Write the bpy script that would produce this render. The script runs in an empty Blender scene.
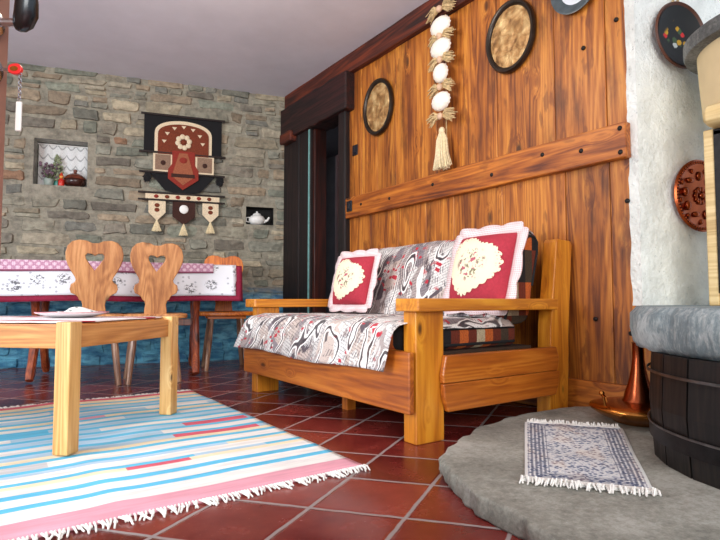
import bpy, bmesh, math, random
from mathutils import Vector, Matrix
from mathutils import noise as mnoise
random.seed(7)
scn = bpy.context.scene
C = scn.collection
PI = math.pi
def srgb(r, g, b, a=1.0):
    f = lambda c: (c/255/12.92) if c/255 <= .04045 else ((c/255+.055)/1.055)**2.4
    return (f(r), f(g), f(b), a)

# ------------------------------------------------------------------ node helpers
def new_mat(name):
    m = bpy.data.materials.new(name); m.use_nodes = True
    nt = m.node_tree; nt.nodes.clear()
    out = nt.nodes.new('ShaderNodeOutputMaterial'); b = nt.nodes.new('ShaderNodeBsdfPrincipled')
    nt.links.new(b.outputs[0], out.inputs[0])
    return m, nt, b
class G:
    """tiny node-graph builder"""
    def __init__(s, nt): s.nt = nt
    def n(s, t, **kw):
        x = s.nt.nodes.new(t)
        for k, v in kw.items(): setattr(x, k, v)
        return x
    def l(s, a, b): s.nt.links.new(a, b)
    def put(s, sock, v):
        if isinstance(v, bpy.types.NodeSocket): s.l(v, sock)
        else: sock.default_value = v
    def math(s, op, a, b=0.0, c=None):
        x = s.n('ShaderNodeMath', operation=op); s.put(x.inputs[0], a); s.put(x.inputs[1], b)
        if c is not None: s.put(x.inputs[2], c)
        return x.outputs[0]
    def vmath(s, op, a, b):
        x = s.n('ShaderNodeVectorMath', operation=op); s.put(x.inputs[0], a); s.put(x.inputs[1], b); return x.outputs[0]
    def step(s, v, lo, hi, a=0.0, b=1.0):
        x = s.n('ShaderNodeMapRange', interpolation_type='SMOOTHSTEP'); s.put(x.inputs[0], v)
        x.inputs[1].default_value = lo; x.inputs[2].default_value = hi; x.inputs[3].default_value = a; x.inputs[4].default_value = b
        return x.outputs[0]
    def mix(s, f, a, b, mode='MIX'):
        x = s.n('ShaderNodeMix', data_type='RGBA', blend_type=mode); s.put(x.inputs[0], f); s.put(x.inputs[6], a); s.put(x.inputs[7], b); return x.outputs[2]
    def noise(s, vec, scale, detail=4, rough=.55, dist=0.0):
        x = s.n('ShaderNodeTexNoise'); s.put(x.inputs['Vector'], vec)
        x.inputs['Scale'].default_value = scale; x.inputs['Detail'].default_value = detail
        x.inputs['Roughness'].default_value = rough; x.inputs['Distortion'].default_value = dist
        return x.outputs['Fac']
    def voro(s, vec, scale, feature='F1', rand=1.0, dim='3D'):
        x = s.n('ShaderNodeTexVoronoi', feature=feature, voronoi_dimensions=dim); s.put(x.inputs['Vector'], vec)
        x.inputs['Scale'].default_value = scale; x.inputs['Randomness'].default_value = rand
        return x
    def ramp(s, f, stops, interp='LINEAR'):
        x = s.n('ShaderNodeValToRGB'); cr = x.color_ramp; cr.interpolation = interp
        while len(cr.elements) < len(stops): cr.elements.new(.5)
        for e, (p, c) in zip(cr.elements, stops): e.position = p; e.color = c
        s.put(x.inputs[0], f); return x.outputs[0]
    def coord(s, which='Object'): return s.n('ShaderNodeTexCoord').outputs[which]
    def mapv(s, vec, scale=(1,1,1), loc=(0,0,0), rot=(0,0,0)):
        x = s.n('ShaderNodeMapping'); s.put(x.inputs[0], vec); x.inputs[1].default_value = loc; x.inputs[2].default_value = rot; x.inputs[3].default_value = scale
        return x.outputs[0]
    def sep(s, v):
        x = s.n('ShaderNodeSeparateXYZ'); s.put(x.inputs[0], v); return x.outputs
    def comb(s, a, b, c=0.0):
        x = s.n('ShaderNodeCombineXYZ'); s.put(x.inputs[0], a); s.put(x.inputs[1], b); s.put(x.inputs[2], c); return x.outputs[0]
    def attr(s, name): return s.n('ShaderNodeAttribute', attribute_name=name).outputs
    def bump(s, b, h, strength=.3, dist=.01):
        x = s.n('ShaderNodeBump'); x.inputs['Strength'].default_value = strength; x.inputs['Distance'].default_value = dist
        s.l(h, x.inputs['Height']); s.l(x.outputs[0], b.inputs['Normal'])
    def rnd(s): return s.n('ShaderNodeObjectInfo').outputs['Random']

def plain(name, col, rough=.6, metal=0.0, var=.12, nscale=30, bump=.08, coat=0.0):
    m, nt, b = new_mat(name); g = G(nt)
    nz = g.noise(g.coord(), nscale, 4)
    dark = tuple(c*(1-2*var) for c in col[:3])+(1,); lite = tuple(min(1, c*(1+2*var)) for c in col[:3])+(1,)
    g.put(b.inputs['Base Color'], g.ramp(nz, [(.25, dark), (.75, lite)]))
    b.inputs['Roughness'].default_value = rough; b.inputs['Metallic'].default_value = metal
    b.inputs['Coat Weight'].default_value = coat
    if bump: g.bump(b, nz, bump, .004)
    return m

def wood(name, light, mid, dark, axis=2, knots=1.0, rough=.42, gscale=1.0, coat=.15, attr=None, kscale=3.2, kr=.10, dirt=0.0):
    """grain runs along `axis` of the object's own space"""
    m, nt, b = new_mat(name); g = G(nt)
    co = g.coord()
    if attr: off = g.math('MULTIPLY', g.attr(attr)[2], 37.0)
    else: off = g.math('MULTIPLY', g.rnd(), 23.0)
    co = g.vmath('ADD', co, g.comb(off, off, off))
    sc = [1.0, 1.0, 1.0]; sc[axis] = .055
    st = g.mapv(co, tuple(sc))
    # knot field bends the grain
    ks = [1.0, 1.0, 1.0]; ks[axis] = .45
    kv = g.voro(g.mapv(co, tuple(ks)), kscale*gscale)
    kd = kv.outputs['Distance']
    bend = g.math('MULTIPLY', g.step(kd, 0, .35, 1, 0), .045*knots)
    st = g.vmath('ADD', st, g.comb(bend, bend, bend))
    n1 = g.noise(st, 14*gscale, 6, .62, .3)
    n2 = g.noise(st, 85*gscale, 3, .6)
    rings = g.math('SINE', g.math('MULTIPLY', g.noise(st, 6*gscale, 2, .4), 110.0))
    f = g.math('ADD', g.math('MULTIPLY', n1, .62), g.math('MULTIPLY', n2, .30))
    f = g.math('ADD', f, g.math('MULTIPLY', rings, .05))
    col = g.ramp(f, [(.32, dark), (.46, mid), (.58, light)])
    if dirt:
        ds = [1.0, 1.0, 1.0]; ds[axis] = .3
        dn = g.noise(g.mapv(co, tuple(ds)), 5.5, 5, .65)
        col = g.mix(g.step(dn, .50, .72, 0, dirt), col, tuple(c*.35 for c in dark[:3])+(1,))
        fl = g.noise(g.mapv(co, tuple(v*.8 if k != axis else .22 for k, v in enumerate(sc))), 26, 3, .5)
        col = g.mix(g.step(fl, .58, .66, 0, dirt*.8), col, dark)
    if attr:   # plank to plank difference
        v = g.step(g.attr(attr)[2], 0, 1, .90, 1.08)
        col = g.mix(1.0, col, g.comb(v, v, v), 'MULTIPLY')
    km = g.step(kd, kr*.35, kr, 1, 0)
    kcol = tuple(c*.13 for c in mid[:3])+(1,)
    if knots: col = g.mix(g.math('MULTIPLY', km, .92), col, kcol)
    g.put(b.inputs['Base Color'], col)
    g.put(b.inputs['Roughness'], g.step(f, .2, .8, rough+.12, rough-.05))
    b.inputs['Coat Weight'].default_value = coat; b.inputs['Coat Roughness'].default_value = .3
    g.bump(b, f, .12, .004)
    return m

# ------------------------------------------------------------------ mesh helpers
def link(name, me, mat=None, parent=None, loc=None):
    o = bpy.data.objects.new(name, me); C.objects.link(o)
    if mat is not None:
        if isinstance(mat, (list, tuple)):
            for m in mat: me.materials.append(m)
        else: me.materials.append(mat)
    if parent: o.parent = parent
    if loc: o.location = loc
    return o
class MB:
    def __init__(s): s.bm = bmesh.new(); s.mi = 0
    def _f(s, vs):
        try: f = s.bm.faces.new(vs); f.material_index = s.mi; return f
        except ValueError: return None
    def box(s, x0, x1, y0, y1, z0, z1, M=None):
        p = [(x0,y0,z0),(x1,y0,z0),(x1,y1,z0),(x0,y1,z0),(x0,y0,z1),(x1,y0,z1),(x1,y1,z1),(x0,y1,z1)]
        v = [s.bm.verts.new((M @ Vector(q)) if M else q) for q in p]
        for f in ((0,3,2,1),(4,5,6,7),(0,1,5,4),(1,2,6,5),(2,3,7,6),(3,0,4,7)): s._f([v[i] for i in f])
        return s
    def hexa(s, p):
        v = [s.bm.verts.new(q) for q in p]
        for f in ((0,3,2,1),(4,5,6,7),(0,1,5,4),(1,2,6,5),(2,3,7,6),(3,0,4,7)): s._f([v[i] for i in f])
        return s
    def prism(s, pts, d0, d1, axis='y', M=None):
        """2-D outline extruded along an axis: y -> (x,z), z -> (x,y), x -> (y,z)"""
        def P(a, b, d):
            q = {'y': (a, d, b), 'z': (a, b, d), 'x': (d, a, b)}[axis]
            return (M @ Vector(q)) if M else q
        A = [s.bm.verts.new(P(a, b, d0)) for a, b in pts]; B = [s.bm.verts.new(P(a, b, d1)) for a, b in pts]
        s._f(A[::-1]); s._f(B); n = len(pts)
        for i in range(n): s._f([A[i], A[(i+1) % n], B[(i+1) % n], B[i]])
        return s
    def lathe(s, prof, seg=32, c=(0,0,0), M=None, cap=True):
        rings = []
        for r, z in prof:
            ring = []
            for i in range(seg):
                a = 2*PI*i/seg; q = Vector((c[0]+r*math.cos(a), c[1]+r*math.sin(a), c[2]+z))
                ring.append(s.bm.verts.new((M @ q) if M else q))
            rings.append(ring)
        for a, b in zip(rings, rings[1:]):
            for i in range(seg): s._f([a[i], a[(i+1) % seg], b[(i+1) % seg], b[i]])
        if cap:
            s._f(rings[0][::-1]); s._f(rings[-1])
        return s
    def tube(s, path, rad, seg=8):
        n = len(path); rings = []
        P = [Vector(p) for p in path]; R = rad if isinstance(rad, (list, tuple)) else [rad]*n
        prev = None
        for i in range(n):
            t = (P[min(i+1, n-1)]-P[max(i-1, 0)]).normalized()
            u = t.orthogonal().normalized() if prev is None else (prev - t*prev.dot(t)).normalized()
            prev = u; w = t.cross(u)
            rings.append([s.bm.verts.new(P[i]+R[i]*(u*math.cos(2*PI*k/seg)+w*math.sin(2*PI*k/seg))) for k in range(seg)])
        for a, b in zip(rings, rings[1:]):
            for i in range(seg): s._f([a[i], a[(i+1) % seg], b[(i+1) % seg], b[i]])
        s._f(rings[0][::-1]); s._f(rings[-1]); return s
    def ball(s, c, r, sx=1, sy=1, sz=1, u=14, v=9, jit=0.0):
        m = Matrix.Translation(c) @ Matrix.Diagonal((r*sx, r*sy, r*sz, 1))
        res = bmesh.ops.create_uvsphere(s.bm, u_segments=u, v_segments=v, radius=1, matrix=m)
        for vv in res['verts']:
            if jit: vv.co += Vector((random.uniform(-jit, jit), random.uniform(-jit, jit), random.uniform(-jit, jit)))
            for f in vv.link_faces: f.material_index = s.mi
        return s
    def grid(s, fn, nu, nv, uvfn=None):
        uvl = s.bm.loops.layers.uv.verify()
        V = [[s.bm.verts.new(fn(i/nu, j/nv)) for j in range(nv+1)] for i in range(nu+1)]
        for i in range(nu):
            for j in range(nv):
                f = s._f([V[i][j], V[i+1][j], V[i+1][j+1], V[i][j+1]])
                for lp, (a, b) in zip(f.loops, ((i, j), (i+1, j), (i+1, j+1), (i, j+1))):
                    lp[uvl].uv = uvfn(a/nu, b/nv) if uvfn else (a/nu, b/nv)
        return s
    def build(s, name, mat, parent=None, loc=None, smooth=None, bevel=0.0, solid=0.0, sub=0, rot=None, seg=2, off=-1):
        bmesh.ops.recalc_face_normals(s.bm, faces=s.bm.faces[:])
        me = bpy.data.meshes.new(name); s.bm.to_mesh(me); s.bm.free()
        o = link(name, me, mat, parent, loc)
        if rot: o.rotation_euler = rot
        if smooth is None: smooth = 35
        if smooth:
            for p in me.polygons: p.use_smooth = True
            if smooth < 180 and hasattr(me, 'set_sharp_from_angle'): me.set_sharp_from_angle(angle=math.radians(smooth))
        if solid:
            md = o.modifiers.new('s', 'SOLIDIFY'); md.thickness = solid; md.offset = off
        if bevel:
            md = o.modifiers.new('b', 'BEVEL'); md.width = bevel; md.segments = seg; md.limit_method = 'ANGLE'; md.angle_limit = math.radians(40)
        if sub:
            md = o.modifiers.new('u', 'SUBSURF'); md.levels = sub; md.render_levels = sub
        return o
def outline_mesh(name, loops, thick, mat, parent=None, bevel=0.0, M=None):
    """flat board cut from 2-D outlines (first = outer, others = holes), lying in XZ, thickness along Y"""
    cu = bpy.data.curves.new(name, 'CURVE'); cu.dimensions = '2D'; cu.fill_mode = 'BOTH'; cu.extrude = max(1e-4, thick/2-bevel); cu.bevel_depth = bevel; cu.bevel_resolution = 1
    for lp in loops:
        sp = cu.splines.new('POLY'); sp.points.add(len(lp)-1); sp.use_cyclic_u = True
        for p, (a, b) in zip(sp.points, lp): p.co = (a, b, 0, 1)
    ob = bpy.data.objects.new(name, cu); C.objects.link(ob)
    dg = bpy.context.evaluated_depsgraph_get()
    me = bpy.data.meshes.new_from_object(ob.evaluated_get(dg))
    bpy.data.objects.remove(ob); bpy.data.curves.remove(cu)
    me.transform(Matrix.Rotation(PI/2, 4, 'X'))
    if M: me.transform(M)
    me.name = name; me.materials.clear()
    return link(name, me, mat, parent)
def spline(pts, n=8):
    """closed Catmull-Rom through points"""
    out = []; N = len(pts)
    for i in range(N):
        p0, p1, p2, p3 = (Vector(pts[(i+k-1) % N]) for k in range(4))
        for j in range(n):
            t = j/n
            out.append(tuple(.5*((2*p1)+(p2-p0)*t+(2*p0-5*p1+4*p2-p3)*t*t+(3*p1-p0-3*p2+p3)*t**3)))
    return out
def thing(name, label, cat, loc=(0,0,0), rz=0.0, group=None, rot=None):
    o = bpy.data.objects.new(name, None); C.objects.link(o); o.empty_display_size = .05
    o.location = loc; o.rotation_euler = rot if rot else (0, 0, rz)
    o['label'] = label; o['category'] = cat
    if group: o['group'] = group
    return o
def tag(o, label, cat, group=None, kind=None):
    o['label'] = label; o['category'] = cat
    if group: o['group'] = group
    if kind: o['kind'] = kind
    return o
def struct(o): o['kind'] = 'structure'; return o
def copy_tree(o, parent=None):
    c = o.copy(); C.objects.link(c); c.parent = parent
    for ch in list(o.children): copy_tree(ch, c)
    return c
def set_attr(o, name, fn):
    me = o.data; a = me.attributes.new(name, 'FLOAT_COLOR', 'CORNER')
    for p in me.polygons:
        c = fn(p)
        for li in p.loop_indices: a.data[li].color = c

# ------------------------------------------------------------------ frames of the place
WX = 2.40                       # plane of the panelled wall, runs along world Y
BP = Vector((2.40, 4.65, 0))    # corner of panelled wall and stone wall
RB = math.radians(-15)          # stone wall is turned 15 degrees
BX = Vector((math.cos(RB), math.sin(RB), 0)); BY = Vector((-math.sin(RB), math.cos(RB), 0))
CEIL = 2.52
def back(s, off=0.0, z=0.0):    # s metres left of the corner, off metres in front of the stone wall
    p = BP - BX*s - BY*off; return Vector((p.x, p.y, z))

# ------------------------------------------------------------------ materials
# floor: terracotta
def mat_floor():
    m, nt, b = new_mat('terracotta_tiles'); g = G(nt)
    x, y, z = g.sep(g.coord())
    u = g.math('DIVIDE', g.math('SUBTRACT', g.math('ADD', g.math('MULTIPLY', x, -.537), g.math('MULTIPLY', y, .843)), .430), .2555)
    v = g.math('DIVIDE', g.math('SUBTRACT', g.math('ADD', g.math('MULTIPLY', x, .772), g.math('MULTIPLY', y, .636)), 1.378), .2625)
    wob = g.math('MULTIPLY', g.math('SUBTRACT', g.noise(g.coord(), 14, 2), .5), .03)
    u = g.math('ADD', u, wob); v = g.math('ADD', v, wob)
    fu, fv = g.math('FRACT', u), g.math('FRACT', v)
    du = g.math('MINIMUM', fu, g.math('SUBTRACT', 1.0, fu)); dv = g.math('MINIMUM', fv, g.math('SUBTRACT', 1.0, fv))
    d = g.math('MINIMUM', du, dv)
    grout = g.step(d, .013, .026, 1, 0)
    wn = g.n('ShaderNodeTexWhiteNoise', noise_dimensions='2D'); g.l(g.comb(g.math('FLOOR', u), g.math('FLOOR', v)), wn.inputs['Vector'])
    blot = g.noise(g.coord(), 5, 6, .65)
    f = g.math('ADD', g.math('MULTIPLY', blot, .7), g.math('MULTIPLY', wn.outputs['Value'], .35))
    col = g.ramp(f, [(.25, srgb(70, 20, 20)), (.5, srgb(110, 36, 32)), (.8, srgb(146, 62, 52))])
    speck = g.step(g.noise(g.coord(), 90, 2), .68, .74)
    col = g.mix(g.math('MULTIPLY', speck, .3), col, srgb(190, 120, 100))
    col = g.mix(grout, col, srgb(150, 140, 138))
    g.put(b.inputs['Base Color'], col)
    g.put(b.inputs['Roughness'], g.math('ADD', g.math('MULTIPLY', blot, .22), g.math('ADD', .14, g.math('MULTIPLY', grout, .4))))
    h = g.math('ADD', g.step(d, .01, .05), g.math('MULTIPLY', blot, .25))
    g.bump(b, h, .35, .004)
    return m
def mat_plaster(name, base, amt=.06, sc=6, bump=.35, bd=.012, stain=None):
    m, nt, b = new_mat(name); g = G(nt)
    n1 = g.noise(g.coord(), sc, 6, .6); n2 = g.noise(g.coord(), sc*6, 4, .6)
    lo = tuple(max(0, c*(1-amt*2.2)) for c in base[:3])+(1,); hi = tuple(min(1, c*(1+amt)) for c in base[:3])+(1,)
    col = g.ramp(n1, [(.3, lo), (.65, hi)])
    if stain:
        col = g.mix(g.step(g.noise(g.coord(), 45, 3, .7), .62, .72, 0, .45), col, stain)
    g.put(b.inputs['Base Color'], col); b.inputs['Roughness'].default_value = .85
    h = g.math('ADD', n1, g.math('MULTIPLY', n2, .5)); g.bump(b, h, bump, bd)
    return m
def mat_stones():
    m, nt, b = new_mat('rubble_stone'); g = G(nt)
    at = g.attr('Col')[0]; z = g.sep(g.coord())[2]
    n1 = g.noise(g.coord(), 22, 6, .7); n2 = g.noise(g.mapv(g.coord(), (1, 1, 3)), 7, 4, .6)
    n3 = g.noise(g.coord(), 3.2, 5, .65)
    v = g.step(g.math('ADD', g.math('ADD', g.math('MULTIPLY', n1, .45), g.math('MULTIPLY', n2, .3)), g.math('MULTIPLY', n3, .25)), .34, .64, .50, 1.3)
    col = g.mix(1.0, at, g.comb(v, v, v), 'MULTIPLY')
    blue = g.step(g.math('ADD', z, g.math('MULTIPLY', g.math('SUBTRACT', n2, .5), .3)), .50, .72, 1, 0)  # bluish daylight under the table, painted into the low stones by height
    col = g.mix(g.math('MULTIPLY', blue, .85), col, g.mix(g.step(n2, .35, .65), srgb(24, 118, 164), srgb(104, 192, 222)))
    g.put(b.inputs['Base Color'], col); b.inputs['Roughness'].default_value = .8
    g.bump(b, g.math('ADD', n1, g.math('MULTIPLY', n2, .6)), .8, .02)
    return m
def mat_slab(name, c1, c2, c3, streak=False, rough=.7):
    m, nt, b = new_mat(name); g = G(nt)
    co = g.coord()
    n1 = g.noise(co, 4, 6, .6); n2 = g.noise(g.mapv(co, (1, 1, .35)) if streak else co, 64, 4, .75)
    f = g.math('ADD', g.math('MULTIPLY', n1, .6), g.math('MULTIPLY', n2, .4))
    g.put(b.inputs['Base Color'], g.ramp(f, [(.36, c1), (.5, c2), (.62, c3)])); b.inputs['Roughness'].default_value = rough
    g.bump(b, f, .6 if streak else .3, .012)
    return m
M_floor = mat_floor()
M_ceil = mat_plaster('ceiling_plaster', srgb(222, 220, 228), .03, 3, .08)
M_white = mat_plaster('rough_white_plaster', srgb(236, 240, 234), .08, 7, .9, .022, srgb(140, 150, 146))
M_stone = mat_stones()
M_hearth = mat_slab('hearth_stone', srgb(112, 112, 104), srgb(146, 146, 136), srgb(172, 172, 164))
M_slab = mat_slab('grey_mantel_stone', srgb(92, 108, 114), srgb(132, 148, 152), srgb(196, 206, 206), True)
M_cornice = mat_slab('dark_grey_cornice', srgb(62, 64, 64), srgb(96, 98, 96), srgb(136, 138, 134))
wl, wm_, wd = srgb(202, 130, 50), srgb(168, 95, 29), srgb(106, 50, 14)
M_plank = wood('panel_wood', wl, wm_, wd, 2, 1.0, .42, 1.0, .1, 'rnd', 6.5, .17, .72)
M_rail = wood('rail_wood', srgb(196, 116, 40), srgb(160, 84, 24), srgb(94, 40, 12), 1, 1.0, .42, 1.0, .1, None, 6.0, .14, .45)
M_beam = wood('beam_wood', srgb(112, 44, 16), srgb(76, 27, 11), srgb(36, 12, 7), 1, .8, .6, 1, 0)
M_dark = wood('dark_door_wood', srgb(36, 12, 9), srgb(20, 7, 6), srgb(12, 5, 4), 2, .3, .6, 1, 0)
M_darkx = wood('dark_lintel_wood', srgb(56, 15, 10), srgb(32, 9, 7), srgb(16, 5, 4), 1, .3, .6, 1, 0)
M_leaf = wood('door_leaf_wood', srgb(72, 28, 16), srgb(52, 18, 12), srgb(26, 9, 7), 2, .3, .35)
pl, pm, pd = srgb(222, 150, 44), srgb(204, 126, 30), srgb(172, 96, 18)
M_pine = [wood('pine_grain_%s' % 'xyz'[a], pl, pm, pd, a, .9, .34, 1.0, .3, None, 8.0, .13) for a in range(3)]
bl_, bm2, bd_ = srgb(198, 118, 40), srgb(176, 94, 26), srgb(136, 64, 16)
M_board = [wood('stained_pine_grain_%s' % 'xyz'[a], bl_, bm2, bd_, a, 1.0, .34, 1.0, .3, None, 8.0, .17) for a in range(3)]
M_pale = wood('pale_pine_leg', srgb(236, 196, 130), srgb(222, 172, 102), srgb(194, 136, 70), 2, 1.0, .4, 1.0, .2, None, 11, .13)
M_apron = [wood('table_pine_%s' % 'xyz'[a], srgb(214, 152, 82), srgb(192, 126, 60), srgb(156, 94, 40), a, .6, .4) for a in range(3)]
M_chair = [wood('chair_wood_%s' % 'xyz'[a], srgb(212, 152, 96), srgb(190, 126, 72), srgb(150, 90, 48), a, .5, .4) for a in range(3)]
M_chairleg = wood('chair_leg_wood', srgb(190, 150, 118), srgb(150, 108, 80), srgb(96, 62, 44), 2, .2, .3, 1, .5)
M_orange = [wood('orange_chair_wood_%s' % 'xyz'[a], srgb(236, 140, 40), srgb(214, 112, 24), srgb(170, 76, 14), a, .3, .35) for a in range(3)]
M_trestle = wood('trestle_wood', srgb(186, 96, 52), srgb(150, 68, 36), srgb(100, 40, 20), 2, .2, .3, 1, .5)
M_cream = wood('cream_wood', srgb(238, 214, 160), srgb(226, 198, 140), srgb(196, 162, 106), 1, 0, .5)
M_barrel = wood('blackened_oak', srgb(34, 24, 18), srgb(17, 13, 12), srgb(7, 6, 6), 2, .6, .5, 1.4, .0)
M_iron = plain('dark_iron', srgb(44, 42, 42), .45, .8, .2)
M_wire = plain('steel_hoop', srgb(110, 106, 104), .4, .9, .2)
M_black = plain('black_cloth', srgb(14, 13, 16), .9)
M_chrome = plain('satin_chrome', srgb(200, 200, 204), .22, 1.0, .03, 20, 0)
M_grip = plain('dark_metal_grip', srgb(70, 72, 74), .25, .9, .05, 20, 0)
M_copper = plain('polished_copper', srgb(158, 80, 48), .25, 1.0, .12, 14, .05)
M_brass = plain('aged_copper_gold', srgb(186, 120, 56), .25, 1.0, .15, 10, .05)
M_switch = plain('navy_plastic', srgb(22, 24, 34), .35)
M_glass = plain('dark_glass', srgb(16, 26, 38), .08, .0, .05, 5, 0, .5)
M_doorskin = plain('door_skin', srgb(150, 108, 92), .5, 0, .08, 12)
M_red = plain('red_plastic', srgb(220, 40, 40), .35)
M_offw = plain('off_white', srgb(240, 238, 232), .55, 0, .03)
M_shell = plain('shell_white', srgb(244, 236, 222), .4, 0, .05, 40)
M_raffia = plain('raffia', srgb(196, 168, 122), .8, 0, .2, 60)
M_tassel = plain('tassel_cotton', srgb(224, 206, 166), .9, 0, .12, 80)
M_nail = plain('nail_iron', srgb(30, 24, 22), .5, .5)

# ------------------------------------------------------------------ the setting
o = MB().box(-3.2, 3.6, -2.6, 6.2, -.08, 0).build('floor', M_floor, smooth=0); struct(o)
o = MB().box(-3.2, 3.6, -2.6, 6.2, CEIL, CEIL+.08).build('ceiling', M_ceil, smooth=0); struct(o)

# stone wall with two recesses (wall-local: x to the right along the wall, y into the wall)
NICHE = (-2.15, -1.745, 1.515, 1.905); HOLE = (-.395, -.135, 1.262, 1.43)
def stone_wall():
    bm = bmesh.new(); colr = []
    lay = bm.loops.layers.float_color.new('Col')
    mort = srgb(150, 143, 126)
    def face(vs, c):
        f = bm.faces.new(vs)
        for lp in f.loops: lp[lay] = c
    def quad(a, b, c, d, col=mort): face([bm.verts.new(p) for p in (a, b, c, d)], col)
    X0, X1 = -4.2, .06
    xs = sorted([X0, NICHE[0], NICHE[1], HOLE[0], HOLE[1], X1]); zs = sorted([-.02, HOLE[2], HOLE[3], NICHE[2], NICHE[3], CEIL+.02])
    for i in range(5):
        for j in range(5):
            cx, cz = (xs[i]+xs[i+1])/2, (zs[j]+zs[j+1])/2
            if any(h[0] < cx < h[1] and h[2] < cz < h[3] for h in (NICHE, HOLE)): continue
            quad((xs[i],0,zs[j]), (xs[i+1],0,zs[j]), (xs[i+1],0,zs[j+1]), (xs[i],0,zs[j+1]))
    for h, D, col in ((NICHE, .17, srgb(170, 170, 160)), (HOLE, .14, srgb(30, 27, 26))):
        a, b, c, d = h
        quad((a,D,c),(b,D,c),(b,D,d),(a,D,d), col); quad((a,0,c),(b,0,c),(b,D,c),(a,D,c), col); quad((a,0,d),(b,0,d),(b,D,d),(a,D,d), col)
        quad((a,0,c),(a,D,c),(a,D,d),(a,0,d), col); quad((b,0,c),(b,D,c),(b,D,d),(b,0,d), col)
    pal = [(150,144,126),(134,132,118),(160,150,130),(148,132,110),(124,122,112),(166,154,130),(136,138,122),(152,136,114),(132,124,110)]
    R = random.Random(11)
    def stone(x0, x1, z0, z1):
        if x1-x0 < .035 or z1-z0 < .02: return
        cx, cz = (x0+x1)/2, (z0+z1)/2; hx, hz = (x1-x0)/2, (z1-z0)/2
        h = R.uniform(.006, .020)
        jx, jz = min(.05, hx*.30), hz*.34
        cs = [(x0+R.uniform(0, jx), z0+R.uniform(-.004, jz)), (x1-R.uniform(0, jx), z0+R.uniform(-.004, jz)), (x1-R.uniform(0, jx), z1-R.uniform(-.004, jz)), (x0+R.uniform(0, jx), z1-R.uniform(-.004, jz))]
        ol = []
        for k in range(4):
            a, b = Vector(cs[k]), Vector(cs[(k+1) % 4]); d = b-a; c_ = R.uniform(.08, .26)
            nn = 5 if d.length > .12 else 3
            for q_ in range(nn):
                t = c_*.5+(1-c_)*q_/(nn-1) if nn > 1 else .5
                p_ = a+d*t; m_ = min(.010, hz*.2)
                ol.append((p_.x+R.uniform(-m_, m_)*.6, p_.y+R.uniform(-m_, m_)*.7))
        n = len(ol); base, top = [], []; tx, tz = R.uniform(-.007, .007), R.uniform(-.005, .005)
        for x, z in ol:
            base.append(bm.verts.new((x, .002, z)))
            e = .006; dx, dz = cx-x, cz-z; dl_ = math.hypot(dx, dz); 
            x2, z2 = x+dx/dl_*min(e*1.6, dl_*.3), z+dz/dl_*min(e, dl_*.3)
            top.append(bm.verts.new((x2, -h+tx*(x2-cx)/hx+tz*(z2-cz)/hz, z2)))
        p = R.choice(pal); q = R.uniform(.86, 1.12); c = srgb(*[min(255, v*q) for v in p])
        if R.random() < .03: c = srgb(150, 116, 90)
        for k in range(n): face([base[k], base[(k+1) % n], top[(k+1) % n], top[k]], c)
        ctr = bm.verts.new((cx, -h-R.uniform(.0, .003), cz))
        for k in range(n): face([top[k], top[(k+1) % n], ctr], c)
    z = .0
    while z < CEIL+.01:
        h = R.uniform(.055, .125); z1 = z+h
        segs = [(X0, X1)]
        for q in (NICHE, HOLE):
            mg = .045 if q is NICHE else .006
            if z1 > q[2]-mg*.4 and z < q[3]+mg*.4:
                ns = []
                for a, b in segs:
                    if q[0]-mg > a and q[1]+mg < b: ns += [(a, q[0]-mg), (q[1]+mg, b)]
                    else: ns.append((a, b))
                segs = ns
        for a, b in segs:
            x = a+(R.uniform(-.1, 0) if a == X0 else 0)
            while x < b-.02:
                w = R.uniform(.10, .42)*(.7+h*4)
                if b-x-w < .07: w = b-x
                w = min(w, b-x)
                g = R.uniform(.002, .006); dz = .012*mnoise.noise((x*1.5, z*3, 2)); dz2 = .012*mnoise.noise((x*1.5+w, z*3, 5))
                if h > .085 and R.random() < .35 and w < .3:
                    zm = z+h*R.uniform(.4, .6); stone(x+g, x+w-g, z+g+dz, zm-g*.6); stone(x+g, x+w-g, zm+g*.6, z1-g+dz2)
                else: stone(x+g, x+w-g, z+g+dz, z1-g+dz2)
                x += w
        z = z1
    bmesh.ops.recalc_face_normals(bm, faces=bm.faces[:])
    for f in bm.faces: f.smooth = True
    me = bpy.data.meshes.new('wall_back'); bm.to_mesh(me); bm.free()
    me.set_sharp_from_angle(angle=math.radians(50))
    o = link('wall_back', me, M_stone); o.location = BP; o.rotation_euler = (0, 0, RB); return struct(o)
stone_wall()

# panelled wall (world coordinates)
OPY0, OPY1, OPZ = 3.672, 4.13, 2.067
mb = MB(); rr = random.Random(3)
up = [1.25, 1.39, 1.67, 2.05, 2.551, 2.977, 3.20, 3.40, 3.62]
lo = [1.25, 1.385, 1.62, 2.02, 2.40, 2.66, 2.95, 3.28, 3.62]
for ys, z0, z1 in ((up, 1.27, CEIL), (lo, 0, 1.27)):
    for a, b in zip(ys, ys[1:]): mb.box(WX-rr.uniform(0, .004), WX+.05, a+.0012, b-.0012, z0, z1)
mb.box(WX, WX+.05, 1.02, 1.248, 0, .38)
o = mb.build('wall_right', M_plank, bevel=.004, smooth=0); struct(o)
rv = [rr.random() for _ in range(60)]
set_attr(o, 'rnd', lambda p: (rv[p.index//6],)*3+(1,))
def jag(z, amp, seed, y0, y1, n=14):
    return [(y0+(y1-y0)*i/n, z+amp*mnoise.noise((i*.9, seed, 0))) for i in range(n+1)]
def rail(name, z0, z1, y0, y1, x, mat, amp=.006, nails=()):
    pts = jag(z0, amp, 1, y0, y1)+jag(z1, amp, 4, y0, y1)[::-1]
    o = MB().prism(pts, x, WX, 'x').build(name, mat, bevel=.006, smooth=0); struct(o)
    if nails:
        for y, z in nails: MB().ball((x, y, z), .012, .6, 1, 1, 8, 6).build('nail_head', M_nail, o)
    return o
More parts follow.
